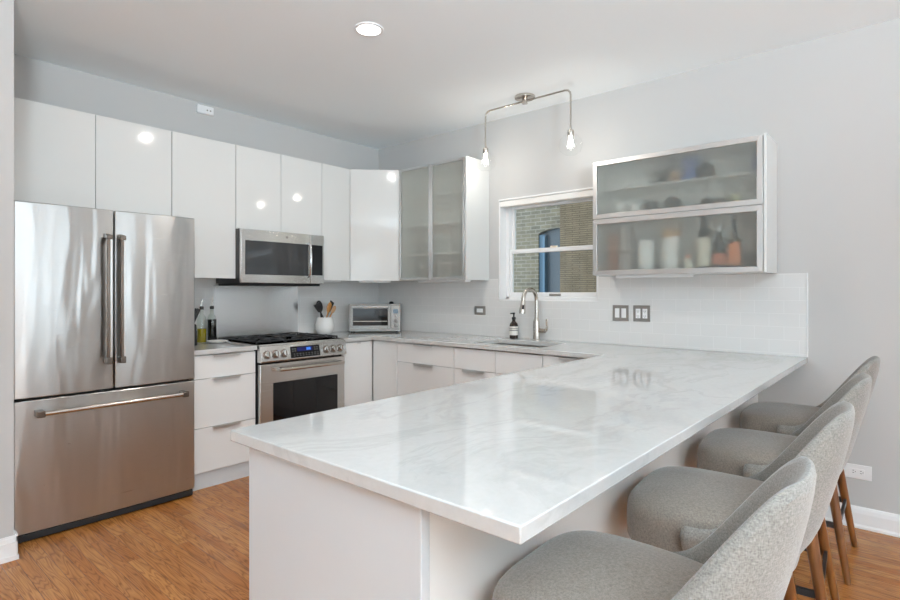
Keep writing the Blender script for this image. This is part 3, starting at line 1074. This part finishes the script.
sj = thing('small_pale_jar', 'small jar with a pale pink base left of the spirit bottles', 'jar', (-0.22, -3.09, zC))
finish('jar', MB().lathe([(0.024, 0), (0.026, 0.07), (0.02, 0.078)], (-0.22, -3.09, zC)), 'cream_label', sj, smooth=True)
finish('cap', MB().lathe([(0.021, 0.0785), (0.021, 0.10)], (-0.22, -3.09, zC)), 'red_label', sj, smooth=True)


def spirit(name, y, x, r_, hb, ht, label_mat, lz0, lz1, label, cap='black_plastic'):
    t = thing(name, label, 'bottle', (x, y, zC), 'bottles in the lower cabinet')
    finish('bottle', MB().lathe([(r_ * .9, 0), (r_, .006), (r_, hb), (r_ * .75, hb + .03), (r_ * .38, hb + .055), (r_ * .36, ht - .03)], (x, y, zC)), 'bottle_dark', t, smooth=True)
    finish('cap', MB().lathe([(r_ * .42, ht - .0295), (r_ * .42, ht)], (x, y, zC)), cap, t, smooth=True)
    finish('label', MB().lathe([(r_ + .0008, lz0), (r_ + .0008, lz1)], (x, y, zC), closed=False), label_mat, t, smooth=True)


spirit('wine_bottle', -3.175, -0.20, .040, .21, .33, 'cream_label', .03, .20, 'tall dark bottle with a large cream label, leftmost of the bottles')
spirit('spirit_bottle', -3.262, -0.21, .036, .155, .265, 'red_label', .035, .10, 'dark bottle with a small red label and pale cap', 'white_plastic')
spirit('spirit_bottle', -3.345, -0.20, .034, .17, .30, 'orange_label', .03, .16, 'dark bottle with a bright orange label')
spirit('spirit_bottle', -3.425, -0.20, .024, .20, .29, 'grey_label', .10, .24, 'slim dark bottle with a grey label at the far right end')
# faint dishes in the tall glass cabinet
for i, (y, z, r_, hh) in enumerate(((-0.78, 1.408, .06, .12), (-1.10, 1.408, .07, .10), (-1.25, 1.408, .06, .13), (-0.78, 1.629, .05, .10), (-1.20, 1.629, .06, .07))):
    lathe_thing('glass_bowl', [(r_ * .6, 0), (r_, hh * .6), (r_, hh), (r_ * .92, hh), (r_ * .55, .01)], (-0.17, y, z), 'plate_grey',
                ['grey bowl at the bottom left of the tall glass cabinet', 'grey bowl in the bottom middle of the tall glass cabinet', 'tall grey bowl at the bottom right of the tall glass cabinet',
                 'grey bowl on the lowest shelf behind the left glass door', 'low grey bowl on the lowest shelf behind the right glass door'][i], 'bowl', 'bowls in the glass cabinet')

# ------------------------------------------------------------------ microwave
MX0, MX1, MYF, MZ0, MZ1 = -1.699, -0.955, -0.392, 1.352, 1.760
mw = thing('microwave', 'stainless over-range microwave with a dark window mounted above the range', 'microwave', ((MX0 + MX1) / 2, -0.2, MZ0))
finish('body', MB().box(MX0, MX1, -0.012, MYF + .028, MZ0 + .004, MZ1), 'black_plastic', mw, 0.002)
finish('vent', MB().box(MX0 + .01, MX1 - .01, -0.03, MYF + .05, MZ0 - .014, MZ0 + .004), 'black_matte', mw)


def bowed_panel(x0, x1, z0, z1, yf, yb, bow, cx, hw):
    b = MB()
    n = 12
    front = []
    for i in range(n + 1):
        x = x0 + (x1 - x0) * i / n
        front.append((x, yf + bow * ((x - cx) / hw) ** 2))
    b.prism(front + [(x1, yb), (x0, yb)], z0, z1)
    return b


mcx, mhw = (MX0 + MX1) / 2, (MX1 - MX0) / 2
XS = -1.098
md = finish('door', bowed_panel(MX0 + .004, XS - .001, MZ0 + .006, MZ1 - .002, MYF - .012, MYF + .026, .012, mcx, mhw), 'steel', mw, 0.003)
finish('window', bowed_panel(MX0 + .035, XS - .02, MZ0 + .068, MZ1 - .085, MYF - .0135, MYF - .002, .012, mcx, mhw), 'door_window', md, 0.001)
hp = [(XS - .022, MYF - .012, MZ1 - .075), (XS - .022, MYF - .040, MZ1 - .10), (XS - .022, MYF - .047, (MZ0 + MZ1) / 2), (XS - .022, MYF - .040, MZ0 + .085), (XS - .022, MYF - .012, MZ0 + .06)]
finish('handle', MB().tube(hp, [0.010, 0.011, 0.011, 0.011, 0.010], 12), 'chrome', md, smooth=True)
pn = finish('control_panel', bowed_panel(XS + .001, MX1 - .003, MZ0 + .006, MZ1 - .002, MYF - .012, MYF + .026, .012, mcx, mhw), 'steel', mw, 0.003)
finish('display', bowed_panel(XS + .014, MX1 - .020, MZ0 + .075, MZ1 - .085, MYF - .0135, MYF - .002, .012, mcx, mhw), 'black_glass', pn, 0.001)
for i in range(3):
    finish('button', MB().box(XS + .03 + i * .033, XS + .047 + i * .033, MYF - .004 + .003 * i, MYF - .0, MZ0 + .035, MZ0 + .043), 'white_plastic', pn)
finish('badge', MB().lathe([(0.010, 0), (0.010, 0.004)], (-1.32, MYF - .0085, MZ1 - .042), 'y', 20), 'plate_grey', md, smooth=True)

solo('steel_splash_panel', MB().box(-1.716, -0.960, -0.0102, -0.0125, 0.9155, 1.342), 'steel_sheet',
     'brushed steel sheet on the wall behind the range', 'panel')

# ------------------------------------------------------------------ range
RX0, RX1 = -1.709, -0.963
rg = thing('range', 'stainless slide-in gas range with black grates and a row of knobs', 'range', ((RX0 + RX1) / 2, -0.33, 0))
finish('body', MB().box(RX0 + .003, RX1 - .003, -0.014, -0.635, 0.03, 0.885), 'black_matte', rg)
for sx in (RX0 + .05, RX1 - .05):
    for sy in (-0.55, -0.08):
        finish('foot', MB().lathe([(0.018, 0), (0.018, 0.030)], (sx, sy, 0)), 'black_matte', rg)
ckt = finish('cooktop', MB().box(RX0, RX1, -0.014, -0.665, 0.886, 0.918), 'steel', rg, 0.004)
# sloping control panel: vertices in profile (y, z)
prof = [(-0.640, 0.792), (-0.690, 0.792), (-0.700, 0.800), (-0.678, 0.905), (-0.640, 0.918)]
cp = finish('control_panel', MB().hull([(RX0, y, z) for y, z in prof], [(RX1, y, z) for y, z in prof]), 'steel', rg, 0.003)
ang = math.atan2(0.022, 0.105)
nrm = Vector((0, -math.cos(ang), math.sin(ang)))
upv = Vector((0, math.sin(ang), math.cos(ang)))
pc0 = Vector((0, -0.6905, 0.846))


def on_panel(x, u, d):
    return Vector((x, pc0.y, pc0.z)) + upv * u + nrm * d


for x in (-1.662, -1.594, -1.526, -1.154, -1.090, -1.024):
    kb = MB().tube([on_panel(x, 0, -.002), on_panel(x, 0, .006)], 0.0300, 20)
    rim = finish('knob', kb, 'bronze', rg, smooth=True)
    finish('knob_grip', MB().tube([on_panel(x, 0, .006), on_panel(x, 0, .022), on_panel(x, 0, .034)], [0.0245, 0.023, 0.020], 20), 'chrome', rim, smooth=True)
    finish('knob_bar', MB().tube([on_panel(x, -.018, .034), on_panel(x, .018, .034)], 0.0045, 8), 'bronze', rim, smooth=True)
dx0, dx1 = -1.472, -1.218


def panel_plate(x0, x1, u0, u1, d0, d1):
    return MB().hull([on_panel(x0, u0, d0), on_panel(x1, u0, d0), on_panel(x1, u1, d0), on_panel(x0, u1, d0)],
                     [on_panel(x0, u0, d1), on_panel(x1, u0, d1), on_panel(x1, u1, d1), on_panel(x0, u1, d1)])


dp = finish('display', panel_plate(dx0, dx1, -.040, .043, -.001, .002), 'black_glass', cp, 0.001)
finish('screen', panel_plate(dx0 + .055, dx1 - .065, .004, .035, .002, .0026), 'blue_screen', dp)
finish('digits', panel_plate(dx0 + .135, dx0 + .172, .010, .030, .0026, .0030), 'blue_digits', dp)
b = MB()
for r_, u in enumerate((-.030, -.016)):
    for i in range(9):
        x = dx0 + .022 + i * .0255
        b.hull([on_panel(x, u, .002), on_panel(x + .014, u, .002), on_panel(x + .014, u + .007, .002), on_panel(x, u + .007, .002)],
               [on_panel(x, u, .0026), on_panel(x + .014, u, .0026), on_panel(x + .014, u + .007, .0026), on_panel(x, u + .007, .0026)])
for side in (dx0 + .012, dx1 - .05):
    for r_ in range(2):
        for i in range(2):
            x, u = side + i * .02, .006 + r_ * .016
            b.hull([on_panel(x, u, .002), on_panel(x + .013, u, .002), on_panel(x + .013, u + .008, .002), on_panel(x, u + .008, .002)],
                   [on_panel(x, u, .0026), on_panel(x + .013, u, .0026), on_panel(x + .013, u + .008, .0026), on_panel(x, u + .008, .0026)])
finish('keypad', b, 'button_grey', dp)
od = finish('oven_door', MB().box(RX0 + .004, RX1 - .004, -0.638, -0.675, 0.235, 0.778), 'steel', rg, 0.004)
finish('oven_window', MB().box(RX0 + .105, RX1 - .075, -0.6748, -0.678, 0.30, 0.640), 'black_glass', od, 0.002)
oh = finish('handle', MB().tube([(RX0 + .125, -0.728, 0.735), (RX1 - .052, -0.728, 0.735)], 0.0125, 14), 'nickel', od, smooth=True)
for xx in (RX0 + .135, RX1 - .082):
    finish('handle_mount', MB().box(xx, xx + .022, -0.735, -0.674, 0.723, 0.748), 'steel', oh, 0.003)
finish('warming_drawer', MB().box(RX0 + .004, RX1 - .004, -0.638, -0.672, 0.06, 0.228), 'steel', rg, 0.004)
# burners and grates
for bx, by, br in ((-1.56, -0.18, .04), (-1.56, -0.49, .05), (-1.342, -0.335, .05), (-1.12, -0.18, .035), (-1.12, -0.49, .045)):
    finish('burner', MB().lathe([(br, 0), (br, .010), (br * .75, .012), (br * .72, .022), (br * .3, .025)], (bx, by, 0.9185)), 'iron', rg, smooth=True)
for gx0, gx1 in ((-1.700, -1.465), (-1.460, -1.225), (-1.220, -0.985)):
    g = MB()
    ya, yb = -0.055, -0.605
    t = .005
    for x in (gx0 + t, gx1 - t):
        g.box(x - t, x + t, ya, yb, 0.929, 0.938)
    for y in (ya, yb, (ya + yb) / 2):
        g.box(gx0, gx1, y - t, y + t, 0.929, 0.939)
    cxg = (gx0 + gx1) / 2
    for y in (ya - .14, yb + .14):
        g.box(gx0, cxg - .035, y - t, y + t, 0.930, 0.941)
        g.box(cxg + .035, gx1, y - t, y + t, 0.930, 0.941)
    g.box(cxg - t, cxg + t, ya, ya - .10, 0.930, 0.941)
    g.box(cxg - t, cxg + t, yb, yb + .10, 0.930, 0.941)
    g.box(cxg - t, cxg + t, (ya + yb) / 2 - .09, (ya + yb) / 2 + .09, 0.930, 0.941)
    for x in (gx0 + t, gx1 - t):
        for y in (ya, yb):
            g.box(x - t, x + t, y - t, y + t, 0.9185, 0.930)
    finish('grate', g, 'iron', rg, 0.002)

# ------------------------------------------------------------------ things on the worktop
tdir = Vector((0.32, -0.372, 0)).normalized()
tc0 = Vector((-0.398, -0.007, 0))
tang = math.atan2(tdir.y, tdir.x)
TW, TD, TH = 0.47, 0.20, 0.262
to = thing('toaster_oven', 'small stainless toaster oven set across the corner of the worktop', 'toaster oven', (-0.308, -0.298, 0.9142))
to_parts = []


def tpart(name, mb, mat, parent, bevel=0.0, smooth=False):
    o = bpy.data.objects.new  # parts are written in the oven's own axes: +x right, -y front
    saved = WORLD[parent]
    WORLD[parent] = Vector((0, 0, 0))
    r = finish(name, mb, mat, parent, bevel, smooth)
    WORLD[parent] = saved
    WORLD[r] = Vector((0, 0, 0))
    return r


to.rotation_euler = (0, 0, R(-45))
hw = 0.236
tpart('body', MB().box(-hw, hw, -0.10, 0.10, 0.012, TH), 'steel_side', to, 0.008)
for sx in (-hw + .03, hw - .03):
    for sy in (-0.08, 0.08):
        tpart('foot', MB().lathe([(0.012, 0), (0.012, 0.014)], (sx, sy, 0)), 'black_plastic', to)
XD = 0.150
face = MB()
face.box(-hw, hw, -0.112, -0.100, 0.014, 0.034)
face.box(-hw, hw, -0.112, -0.100, TH - .012, TH)
face.box(-hw, -hw + .012, -0.112, -0.100, 0.034, TH - .012)
face.box(XD, hw, -0.112, -0.100, 0.034, TH - .012)
tpart('face_plate', face, 'steel_toaster', to, 0.002)
dframe = MB()
x0, x1, z0, z1 = -hw + .014, XD - .003, .038, TH - .014
for a in ((x0, x0 + .026, z0, z1), (x1 - .026, x1, z0, z1), (x0 + .026, x1 - .026, z0, z0 + .030), (x0 + .026, x1 - .026, z1 - .026, z1)):
    dframe.box(a[0], a[1], -0.120, -0.103, a[2], a[3])
tdoor = tpart('door', dframe, 'steel_toaster', to, 0.002)
tpart('window', MB().box(x0 + .026, x1 - .026, -0.115, -0.108, z0 + .030, z1 - .026), 'black_glass', tdoor)
tpart('rack', MB().box(x0 + .03, x1 - .03, -0.1165, -0.1155, z0 + .066, z0 + .071), 'nickel', tdoor)
tpart('handle', MB().tube([(x0 + .02, -0.142, z1 - .010), (x1 - .02, -0.142, z1 - .010)], 0.0075, 10).tube([(x0 + .03, -0.142, z1 - .010), (x0 + .03, -0.115, z1 - .010)], 0.005, 8).tube([(x1 - .03, -0.142, z1 - .010), (x1 - .03, -0.115, z1 - .010)], 0.005, 8), 'chrome', tdoor, smooth=True)
xk = (XD + hw) / 2
tpart('display', MB().box(xk - .022, xk + .022, -0.1135, -0.1115, .178, .216), 'lcd', to)
for z in (.155, .115, .068):
    kn = tpart('dial', MB().lathe([(0.016 if z < .12 else .008, 0), (0.016 if z < .12 else .008, .010), (0.012 if z < .12 else .006, .013)], (xk, -0.112, z), 'y', 20), 'plate_grey', to, smooth=True)
for z, x in ((.092, -.022), (.092, .022), (.136, -.022), (.136, .022), (.045, -.022), (.045, .022)):
    tpart('button', MB().lathe([(0.004, 0), (0.004, .004)], (xk + x, -0.112, z), 'y', 10), 'plate_grey', to)
solo('black_cap', MB().lathe([(0.022, 0), (0.024, .01), (0.014, .022), (0.004, .025)], (-0.185, -0.385, 0.9142 + TH + .0005)), 'black_plastic', 'small black domed cap lying on top of the toaster oven', 'cap', smooth=True)

# utensil crock
CX, CY, CZ = -0.765, -0.14, 0.9142
ck = lathe_thing('utensil_crock', [(0.052, 0), (0.062, .006), (0.082, .045), (0.085, .080), (0.076, .125), (0.069, .150), (0.064, .150), (0.070, .122), (0.079, .080), (0.076, .045), (0.055, .010)],
                 (CX, CY, CZ), 'ceramic', 'white rounded ceramic crock holding utensils right of the range', 'crock', seg=32)


def utensil(name, label, foot, tip, stem_r, stem_mat, head, head_mat, cat):
    f, tpt = Vector(foot) + Vector((CX, CY, CZ)), Vector(tip) + Vector((CX, CY, CZ))
    t = thing(name, label, cat, tuple(f), 'utensils in the white crock')
    d = (tpt - f).normalized()
    finish('handle', MB().tube([f, tpt], stem_r, 8), stem_mat, t, smooth=True)
    side = d.cross(Vector((0, 1, 0))).normalized()
    b = MB()
    kind, w, L = head
    if kind == 'spoon':
        b.sphere((0, 0, 0), 1, (w, 0.0065, L / 2))
        m = Matrix((side, Vector((0, 1, 0)), d)).transposed()
        for v in b.bm.verts:
            v.co = m @ v.co + tpt + d * L * .42
    else:
        for (a0, a1) in ((0, L),):
            P = [tpt + side * s * w * k + d * e + Vector((0, yy, 0)) for yy in (-.004,) for s, k, e in ((-1, .6, 0), (1, .6, 0), (1, 1, L), (-1, 1, L * .92))]
            Q = [p + Vector((0, .008, 0)) for p in P]
            b.hull(P, Q)
    finish('head', b, head_mat, t, smooth=(kind == 'spoon'))


utensil('spatula', 'black slotted spatula leaning left in the white crock', (.030, -.026, .03), (-.070, -.028, .205), .006, 'black_plastic', ('flat', .034, .080), 'black_plastic', 'spatula')
utensil('serving_spoon', 'black serving spoon upright beside the leaning spatula in the crock', (.012, .028, .03), (-.026, .030, .200), .006, 'black_plastic', ('spoon', .036, .110), 'black_plastic', 'spoon')
utensil('skimmer', 'thin black skimmer with a small round end rising highest from the crock', (.010, .044, .03), (-.030, .046, .275), .005, 'black_plastic', ('spoon', .012, .026), 'iron', 'skimmer')
utensil('wooden_spoon', 'reddish wooden spoon leaning right in the white crock', (-.018, .002, .03), (.036, .003, .195), .006, 'wood_spoon', ('spoon', .024, .100), 'wood_spoon', 'spoon')
utensil('turner', 'black turner tilted right between wooden spoons in the crock', (-.022, .015, .03), (.056, .017, .200), .006, 'black_plastic', ('flat', .022, .100), 'black_plastic', 'turner')
utensil('wooden_spatula', 'pale wooden spatula leaning furthest right in the white crock', (-.030, -.014, .03), (.068, -.016, .190), .006, 'wood_spoon', ('spoon', .021, .075), 'wood_lid', 'spatula')

# oil and vinegar bottles, knife block, spoon rest


def oil(name, x, y, liquid, top, label):
    c = (x, y, 0.9142)
    t = thing(name, label, 'bottle', c, 'oil bottles beside the range')
    finish('bottle', MB().lathe([(0.030, 0), (0.033, .004), (0.033, .165), (0.028, .19), (0.014, .212), (0.0125, .24), (0.0125, .245)], c), 'bottle_glass', t, smooth=True)
    finish('liquid', MB().lathe([(0.029, .004), (0.0312, .008), (0.0312, top)], c), liquid, t, smooth=True)
    finish('stopper', MB().lathe([(0.0145, .2455), (0.0155, .262), (0.011, .270)], c, seg=14), 'black_plastic', t, smooth=True)
    finish('spout', MB().tube([(x, y, c[2] + .268), (x, y, c[2] + .295), (x + .008, y - .004, c[2] + .318)], 0.0038, 8), 'nickel', t, smooth=True)


oil('oil_bottle', -1.872, -0.145, 'olive_oil', .105, 'glass cruet half full of yellow olive oil')
oil('vinegar_bottle', -1.768, -0.09, 'vinegar', .168, 'glass cruet nearly full of black vinegar')
kx, ky = -2.022, -0.27
kb_ = thing('knife_block', 'dark knife block with black handles partly behind the refrigerator', 'knife block', (kx, ky, 0.9142))
finish('block', MB().hull([(kx - .06, ky - .05, .9142), (kx + .04, ky - .05, .9142), (kx + .04, ky + .05, .9142), (kx - .06, ky + .05, .9142)],
                          [(kx - .03, ky - .05, 1.09), (kx + .035, ky - .05, 1.06), (kx + .035, ky + .05, 1.06), (kx - .03, ky + .05, 1.09)]), 'black_matte', kb_, 0.004)
for i, (zz, yy) in enumerate(((1.066, -.035), (1.066, 0.0), (1.066, .035))):
    solo('kitchen_knife', MB().hull([(kx + .00, ky + yy - .009, zz + .010), (kx + .022, ky + yy - .009, zz + .002), (kx + .022, ky + yy + .009, zz + .002), (kx + .00, ky + yy + .009, zz + .010)],
                                    [(kx + .045, ky + yy - .009, zz + .11), (kx + .067, ky + yy - .009, zz + .098), (kx + .067, ky + yy + .009, zz + .098), (kx + .045, ky + yy + .009, zz + .11)]),
         'black_plastic', ['black-handled knife at the front of the knife block', 'black-handled knife in the middle of the knife block', 'black-handled knife at the rear of the knife block'][i], 'knife', 'knives in the block', bevel=.003)
lathe_thing('spoon_rest', [(0.035, 0), (0.055, .004), (0.075, .016), (0.073, .018), (0.05, .008), (0.02, .005)], (-1.80, -0.245, 0.9142), 'ceramic', 'shallow white dish on the worktop in front of the oil bottles', 'dish', seg=28)

# ------------------------------------------------------------------ plates on the walls


def wall_plate(name, label, yc, zc, w, h, x, plate_mat, gangs, horizontal, cat, group, inner='white_plastic', slots=True):
    t = thing(name, label, cat, (x, yc, zc), group)
    finish('plate', MB().box(x - .006, x, yc - w / 2, yc + w / 2, zc - h / 2, zc + h / 2), plate_mat, t, 0.002)
    for g in gangs:
        gy, kind = g
        ww, hh = (.066, .033) if horizontal else (.033, .066)
        o = finish('receptacle' if kind == 'outlet' else 'rocker', MB().box(x - .009, x - .006, gy - ww / 2, gy + ww / 2, zc - hh / 2, zc + hh / 2), inner, t, 0.001)
        if kind == 'outlet':
            s = MB()
            for q_ in (-1, 1):
                for e in (-1, 1):
                    if horizontal: s.box(x - .0095, x - .009, gy + q_ * .017 - .004, gy + q_ * .017 + .004, zc + e * .006 - .0012, zc + e * .006 + .0012)
                    else: s.box(x - .0095, x - .009, gy + e * .006 - .0012, gy + e * .006 + .0012, zc + q_ * .017 - .004, zc + q_ * .017 + .004)
                if horizontal: s.box(x - .0095, x - .009, gy + q_ * .017 - .011, gy + q_ * .017 - .0075, zc - .002, zc + .002)
                else: s.box(x - .0095, x - .009, gy - .002, gy + .002, zc + q_ * .017 - .0115, zc + q_ * .017 - .008)
            finish('slots', s, 'slot_dark', o)


XT = -0.0101
wall_plate('outlet_plate', 'small grey horizontal outlet plate on the tile left of the window', -1.311, 1.131, .118, .075, XT, 'plate_grey', [(-1.311, 'rocker')], True, 'outlet', 'grey wall plates')
wall_plate('switch_plate', 'grey double rocker switch plate on the tile right of the sink', -2.566, 1.141, .118, .112, XT, 'plate_grey', [(-2.542, 'rocker'), (-2.590, 'rocker')], False, 'switch', 'grey wall plates')
wall_plate('outlet_plate', 'grey double outlet plate right of the double switch plate', -2.717, 1.141, .118, .112, XT, 'plate_grey', [(-2.693, 'outlet'), (-2.741, 'outlet')], False, 'outlet', 'grey wall plates')
wall_plate('wall_outlet', 'white horizontal outlet on the grey wall behind the last stool', -3.911, 0.304, .128, .078, -0.0003, 'white_plastic', [(-3.911, 'outlet')], True, 'outlet', None)

dt = thing('wall_sensor', 'small white sensor high on the back wall near the ceiling', 'sensor', (-1.787, -0.0003, 2.690))
finish('case', MB().box(-1.850, -1.724, -0.0003, -0.030, 2.655, 2.715), 'white_plastic', dt, 0.004)
finish('sensor_eyes', MB().lathe([(.006, 0), (.006, .002)], (-1.775, -0.030, 2.683), 'y', 12).lathe([(.006, 0), (.006, .002)], (-1.75, -0.030, 2.683), 'y', 12), 'plate_grey', dt)

# ------------------------------------------------------------------ ceiling lights


def recessed(x, y, label, power=14):
    t = thing('recessed_light', label, 'ceiling light', (x, y, CEIL), 'recessed ceiling lights')
    finish('trim_ring', MB().lathe([(0.082, -.0005), (0.080, -.006), (0.066, -.007), (0.064, -.0005)], (x, y, CEIL), closed=False, seg=32), 'trim_paint', t, smooth=True)
    finish('lens', MB().lathe([(0.0645, -.005), (0.0645, -.001)], (x, y, CEIL), seg=32), 'lens', t)
    d = bpy.data.lights.new('recessed_lamp', 'AREA')
    d.shape, d.size, d.energy, d.color = 'DISK', 0.05, power, (1.0, 0.955, 0.90)
    o = bpy.data.objects.new('recessed_lamp', d)
    o.location = (0, 0, -.02)
    o.parent = t
    col.objects.link(o)


recessed(-1.748, -1.875, 'bright recessed ceiling light above the kitchen floor')

PX = -0.315
pd = thing('pendant_light', 'brushed nickel two-arm light with clear glass globes over the sink', 'light fixture', (PX, -1.960, CEIL))
finish('canopy', MB().lathe([(0.010, -.030), (0.012, -.018), (0.074, -.016), (0.076, -.004), (0.074, 0)], (PX, -1.960, CEIL - .0005), seg=32), 'nickel', pd, smooth=True)
finish('stem', MB().lathe([(0.020, -.056), (0.020, -.016)], (PX, -1.960, CEIL - .001), seg=20), 'nickel', pd, smooth=True)
for ye in (-1.597, -2.335):
    s = 1 if ye > -1.960 else -1
    ztop = CEIL - .036
    arm = [(PX, -1.960, ztop), (PX, ye - s * .045, ztop), (PX, ye - s * .020, ztop - .006), (PX, ye - s * .004, ztop - .022), (PX, ye, ztop - .045), (PX, ye, 2.415)]
    a = finish('arm', MB().tube(arm, 0.0065, 10), 'nickel', pd, smooth=True)
    finish('socket', MB().lathe([(0.020, 2.370), (0.022, 2.375), (0.022, 2.412), (0.010, 2.420)], (PX, ye, 0), seg=20), 'nickel', a, smooth=True)
    finish('globe', MB().lathe([(0.004, 2.238), (0.040, 2.245), (0.070, 2.267), (0.083, 2.310), (0.072, 2.350), (0.047, 2.375), (0.029, 2.384), (0.029, 2.404)], (PX, ye, 0), closed=False, seg=28), 'clear_glass', a, smooth=True)
    finish('bulb', MB().lathe([(0.003, 2.292), (0.014, 2.298), (0.018, 2.315), (0.016, 2.338), (0.012, 2.355), (0.012, 2.371)], (PX, ye, 0), seg=16), 'bulb', a, smooth=True)
    d = bpy.data.lights.new('globe_lamp', 'POINT')
    d.energy, d.shadow_soft_size, d.color = 3.6, 0.03, (1.0, 0.94, 0.85)
    o = bpy.data.objects.new('globe_lamp', d)
    o.location = Vector((PX, ye, 2.315)) - Vector((PX, -1.960, CEIL))
    o.parent = pd
    col.objects.link(o)


# ------------------------------------------------------------------ counter stools
def seat_mesh():
    """thick rounded cushion: rows of a superellipse plan"""
    b = MB()
    seg = 40

    def plan(k):
        ring = []
        for i in range(seg):
            a = 2 * math.pi * i / seg
            ca, sa = math.cos(a), math.sin(a)
            e = 2 / 3.8
            x = 0.230 * math.copysign(abs(ca) ** e, ca)
            y = 0.225 * math.copysign(abs(sa) ** e, sa)
            if y < 0: x *= 1 - 0.10 * (-y / .225)
            ring.append((x * k, y * k))
        return ring
    levels = [(0.86, .548), (0.95, .551), (0.985, .560), (1.0, .580), (1.0, .645), (0.988, .668), (0.955, .683), (0.87, .694), (0.6, .706), (0.3, .711)]
    rings = []
    for k, z in levels:
        rings.append([b.bm.verts.new((x, y, z)) for x, y in plan(k)])
    for A, B in zip(rings, rings[1:]):
        for i in range(seg):
            j = (i + 1) % seg
            b.bm.faces.new((A[i], A[j], B[j], B[i]))
    b.bm.faces.new(rings[0][::-1])
    b.bm.faces.new(rings[-1])
    return b


def shell_mesh():
    """wrap-around back: wings start low at mid-seat and rise to the rounded top"""
    b = MB()
    N = 48
    tm = R(96)
    rings = []
    for i in range(N + 1):
        s = -1 + 2 * i / N
        th = s * tm
        sa, ca = math.sin(th), math.cos(th)
        e = 2 / 2.5
        ux = math.copysign(abs(sa) ** e, sa)
        uy = -math.copysign(abs(ca) ** e, ca)
        u = abs(s)
        f = 1 - u
        # rim height profile
        k = max(0.0, min(1.0, (f - .08) / 0.74))
        k = k * k * (3 - 2 * k)
        top = 0.660 + 0.320 * k
        bot = 0.562 + 0.02 * u ** 2
        thick = 0.050 * (0.55 + 0.45 * min(1, f / .25))
        ring = []
        prof = []
        for j in range(7):
            prof.append((0.0, j / 6))                 # outer, bottom to top
        prof.append((0.5, 1.0))
        for j in range(6, -1, -1):
            prof.append((1.0, j / 6))                 # inner, top to bottom
        for d, v in prof:
            z = bot + (top - bot) * v
            edge = 0.012 * (v ** 6)
            if d == 0.5: z += 0.010
            dd_ = d * thick
            if d == 0.0: dd_ += edge
            if d == 1.0: dd_ -= edge
            lean = 0.275 * max(0, z - 0.54) * max(0, ca)
            flare = 0.03 * max(0, z - .52)
            taper = -0.045 * max(0, .64 - z) / .1
            ax = 0.262 + flare * 0.6 + taper - dd_
            ay = 0.238 + taper - dd_
            ring.append(b.bm.verts.new((ax * ux, ay * uy - lean, z)))
        rings.append(ring)
    n = len(rings[0])
    for A, B in zip(rings, rings[1:]):
        for i in range(n):
            j = (i + 1) % n
            b.bm.faces.new((A[i], A[j], B[j], B[i]))
    b.bm.faces.new(rings[0][::-1])
    b.bm.faces.new(rings[-1])
    return b


def leg_mesh(sx, sy):
    top = Vector((sx * .155, sy * .150, .548))
    foot = Vector((sx * .232, sy * .236, .0))
    return MB().tube([foot, foot + (top - foot) * .02, foot + (top - foot) * .5, top], [.0125, .0135, .0185, .023], 14)


def leg_at(sx, sy, z):
    top = Vector((sx * .155, sy * .150, .548))
    foot = Vector((sx * .232, sy * .236, .0))
    return foot + (top - foot) * (z / .548)


def make_stool():
    t = thing('counter_stool', '', 'stool', (0, 0, 0), 'upholstered stools along the peninsula')
    s = finish('seat', seat_mesh(), 'tweed_seat', t, smooth=True)
    s.modifiers.new('subd', 'SUBSURF').render_levels = 1
    bk = finish('backrest', shell_mesh(), 'tweed_back', t, smooth=True)
    bk.modifiers.new('subd', 'SUBSURF').render_levels = 1
    finish('seat_base', MB().box(-.175, .175, -.175, .175, .526, .550), 'black_matte', t, 0.006)
    for sx in (-1, 1):
        for sy in (-1, 1):
            lg = finish('leg', leg_mesh(sx, sy), 'walnut', t, smooth=True)
    zf = 0.235
    c = [leg_at(-1, -1, zf), leg_at(1, -1, zf), leg_at(1, 1, zf), leg_at(-1, 1, zf)]
    b = MB()
    for i in range(4):
        p, q2 = c[i], c[(i + 1) % 4]
        d = (q2 - p).normalized()
        nn = Vector((-d.y, d.x, 0)) * .006
        up = Vector((0, 0, .0125))
        b.hull([p - nn - up, p + nn - up, p + nn + up, p - nn + up], [q2 - nn - up, q2 + nn - up, q2 + nn + up, q2 - nn + up])
    finish('footrest', b, 'iron', t)
    return t


stool = make_stool()
spots = [(-2.64, -3.692, 2, 'grey tweed counter stool nearest the camera, at the free end of the peninsula'),
         (-1.965, -3.698, 4, 'grey tweed counter stool second from the free end of the peninsula'),
         (-1.27, -3.697, 4, 'grey tweed counter stool third from the free end of the peninsula'),
         (-0.53, -3.690, 1, 'grey tweed counter stool closest to the grey wall')]
for i, (x, y, a, lab) in enumerate(spots):
    o = stool if i == 0 else copy_tree(stool)
    o.location = (x, y, 0)
    o.rotation_euler = (0, 0, R(a))
    o['label'] = lab
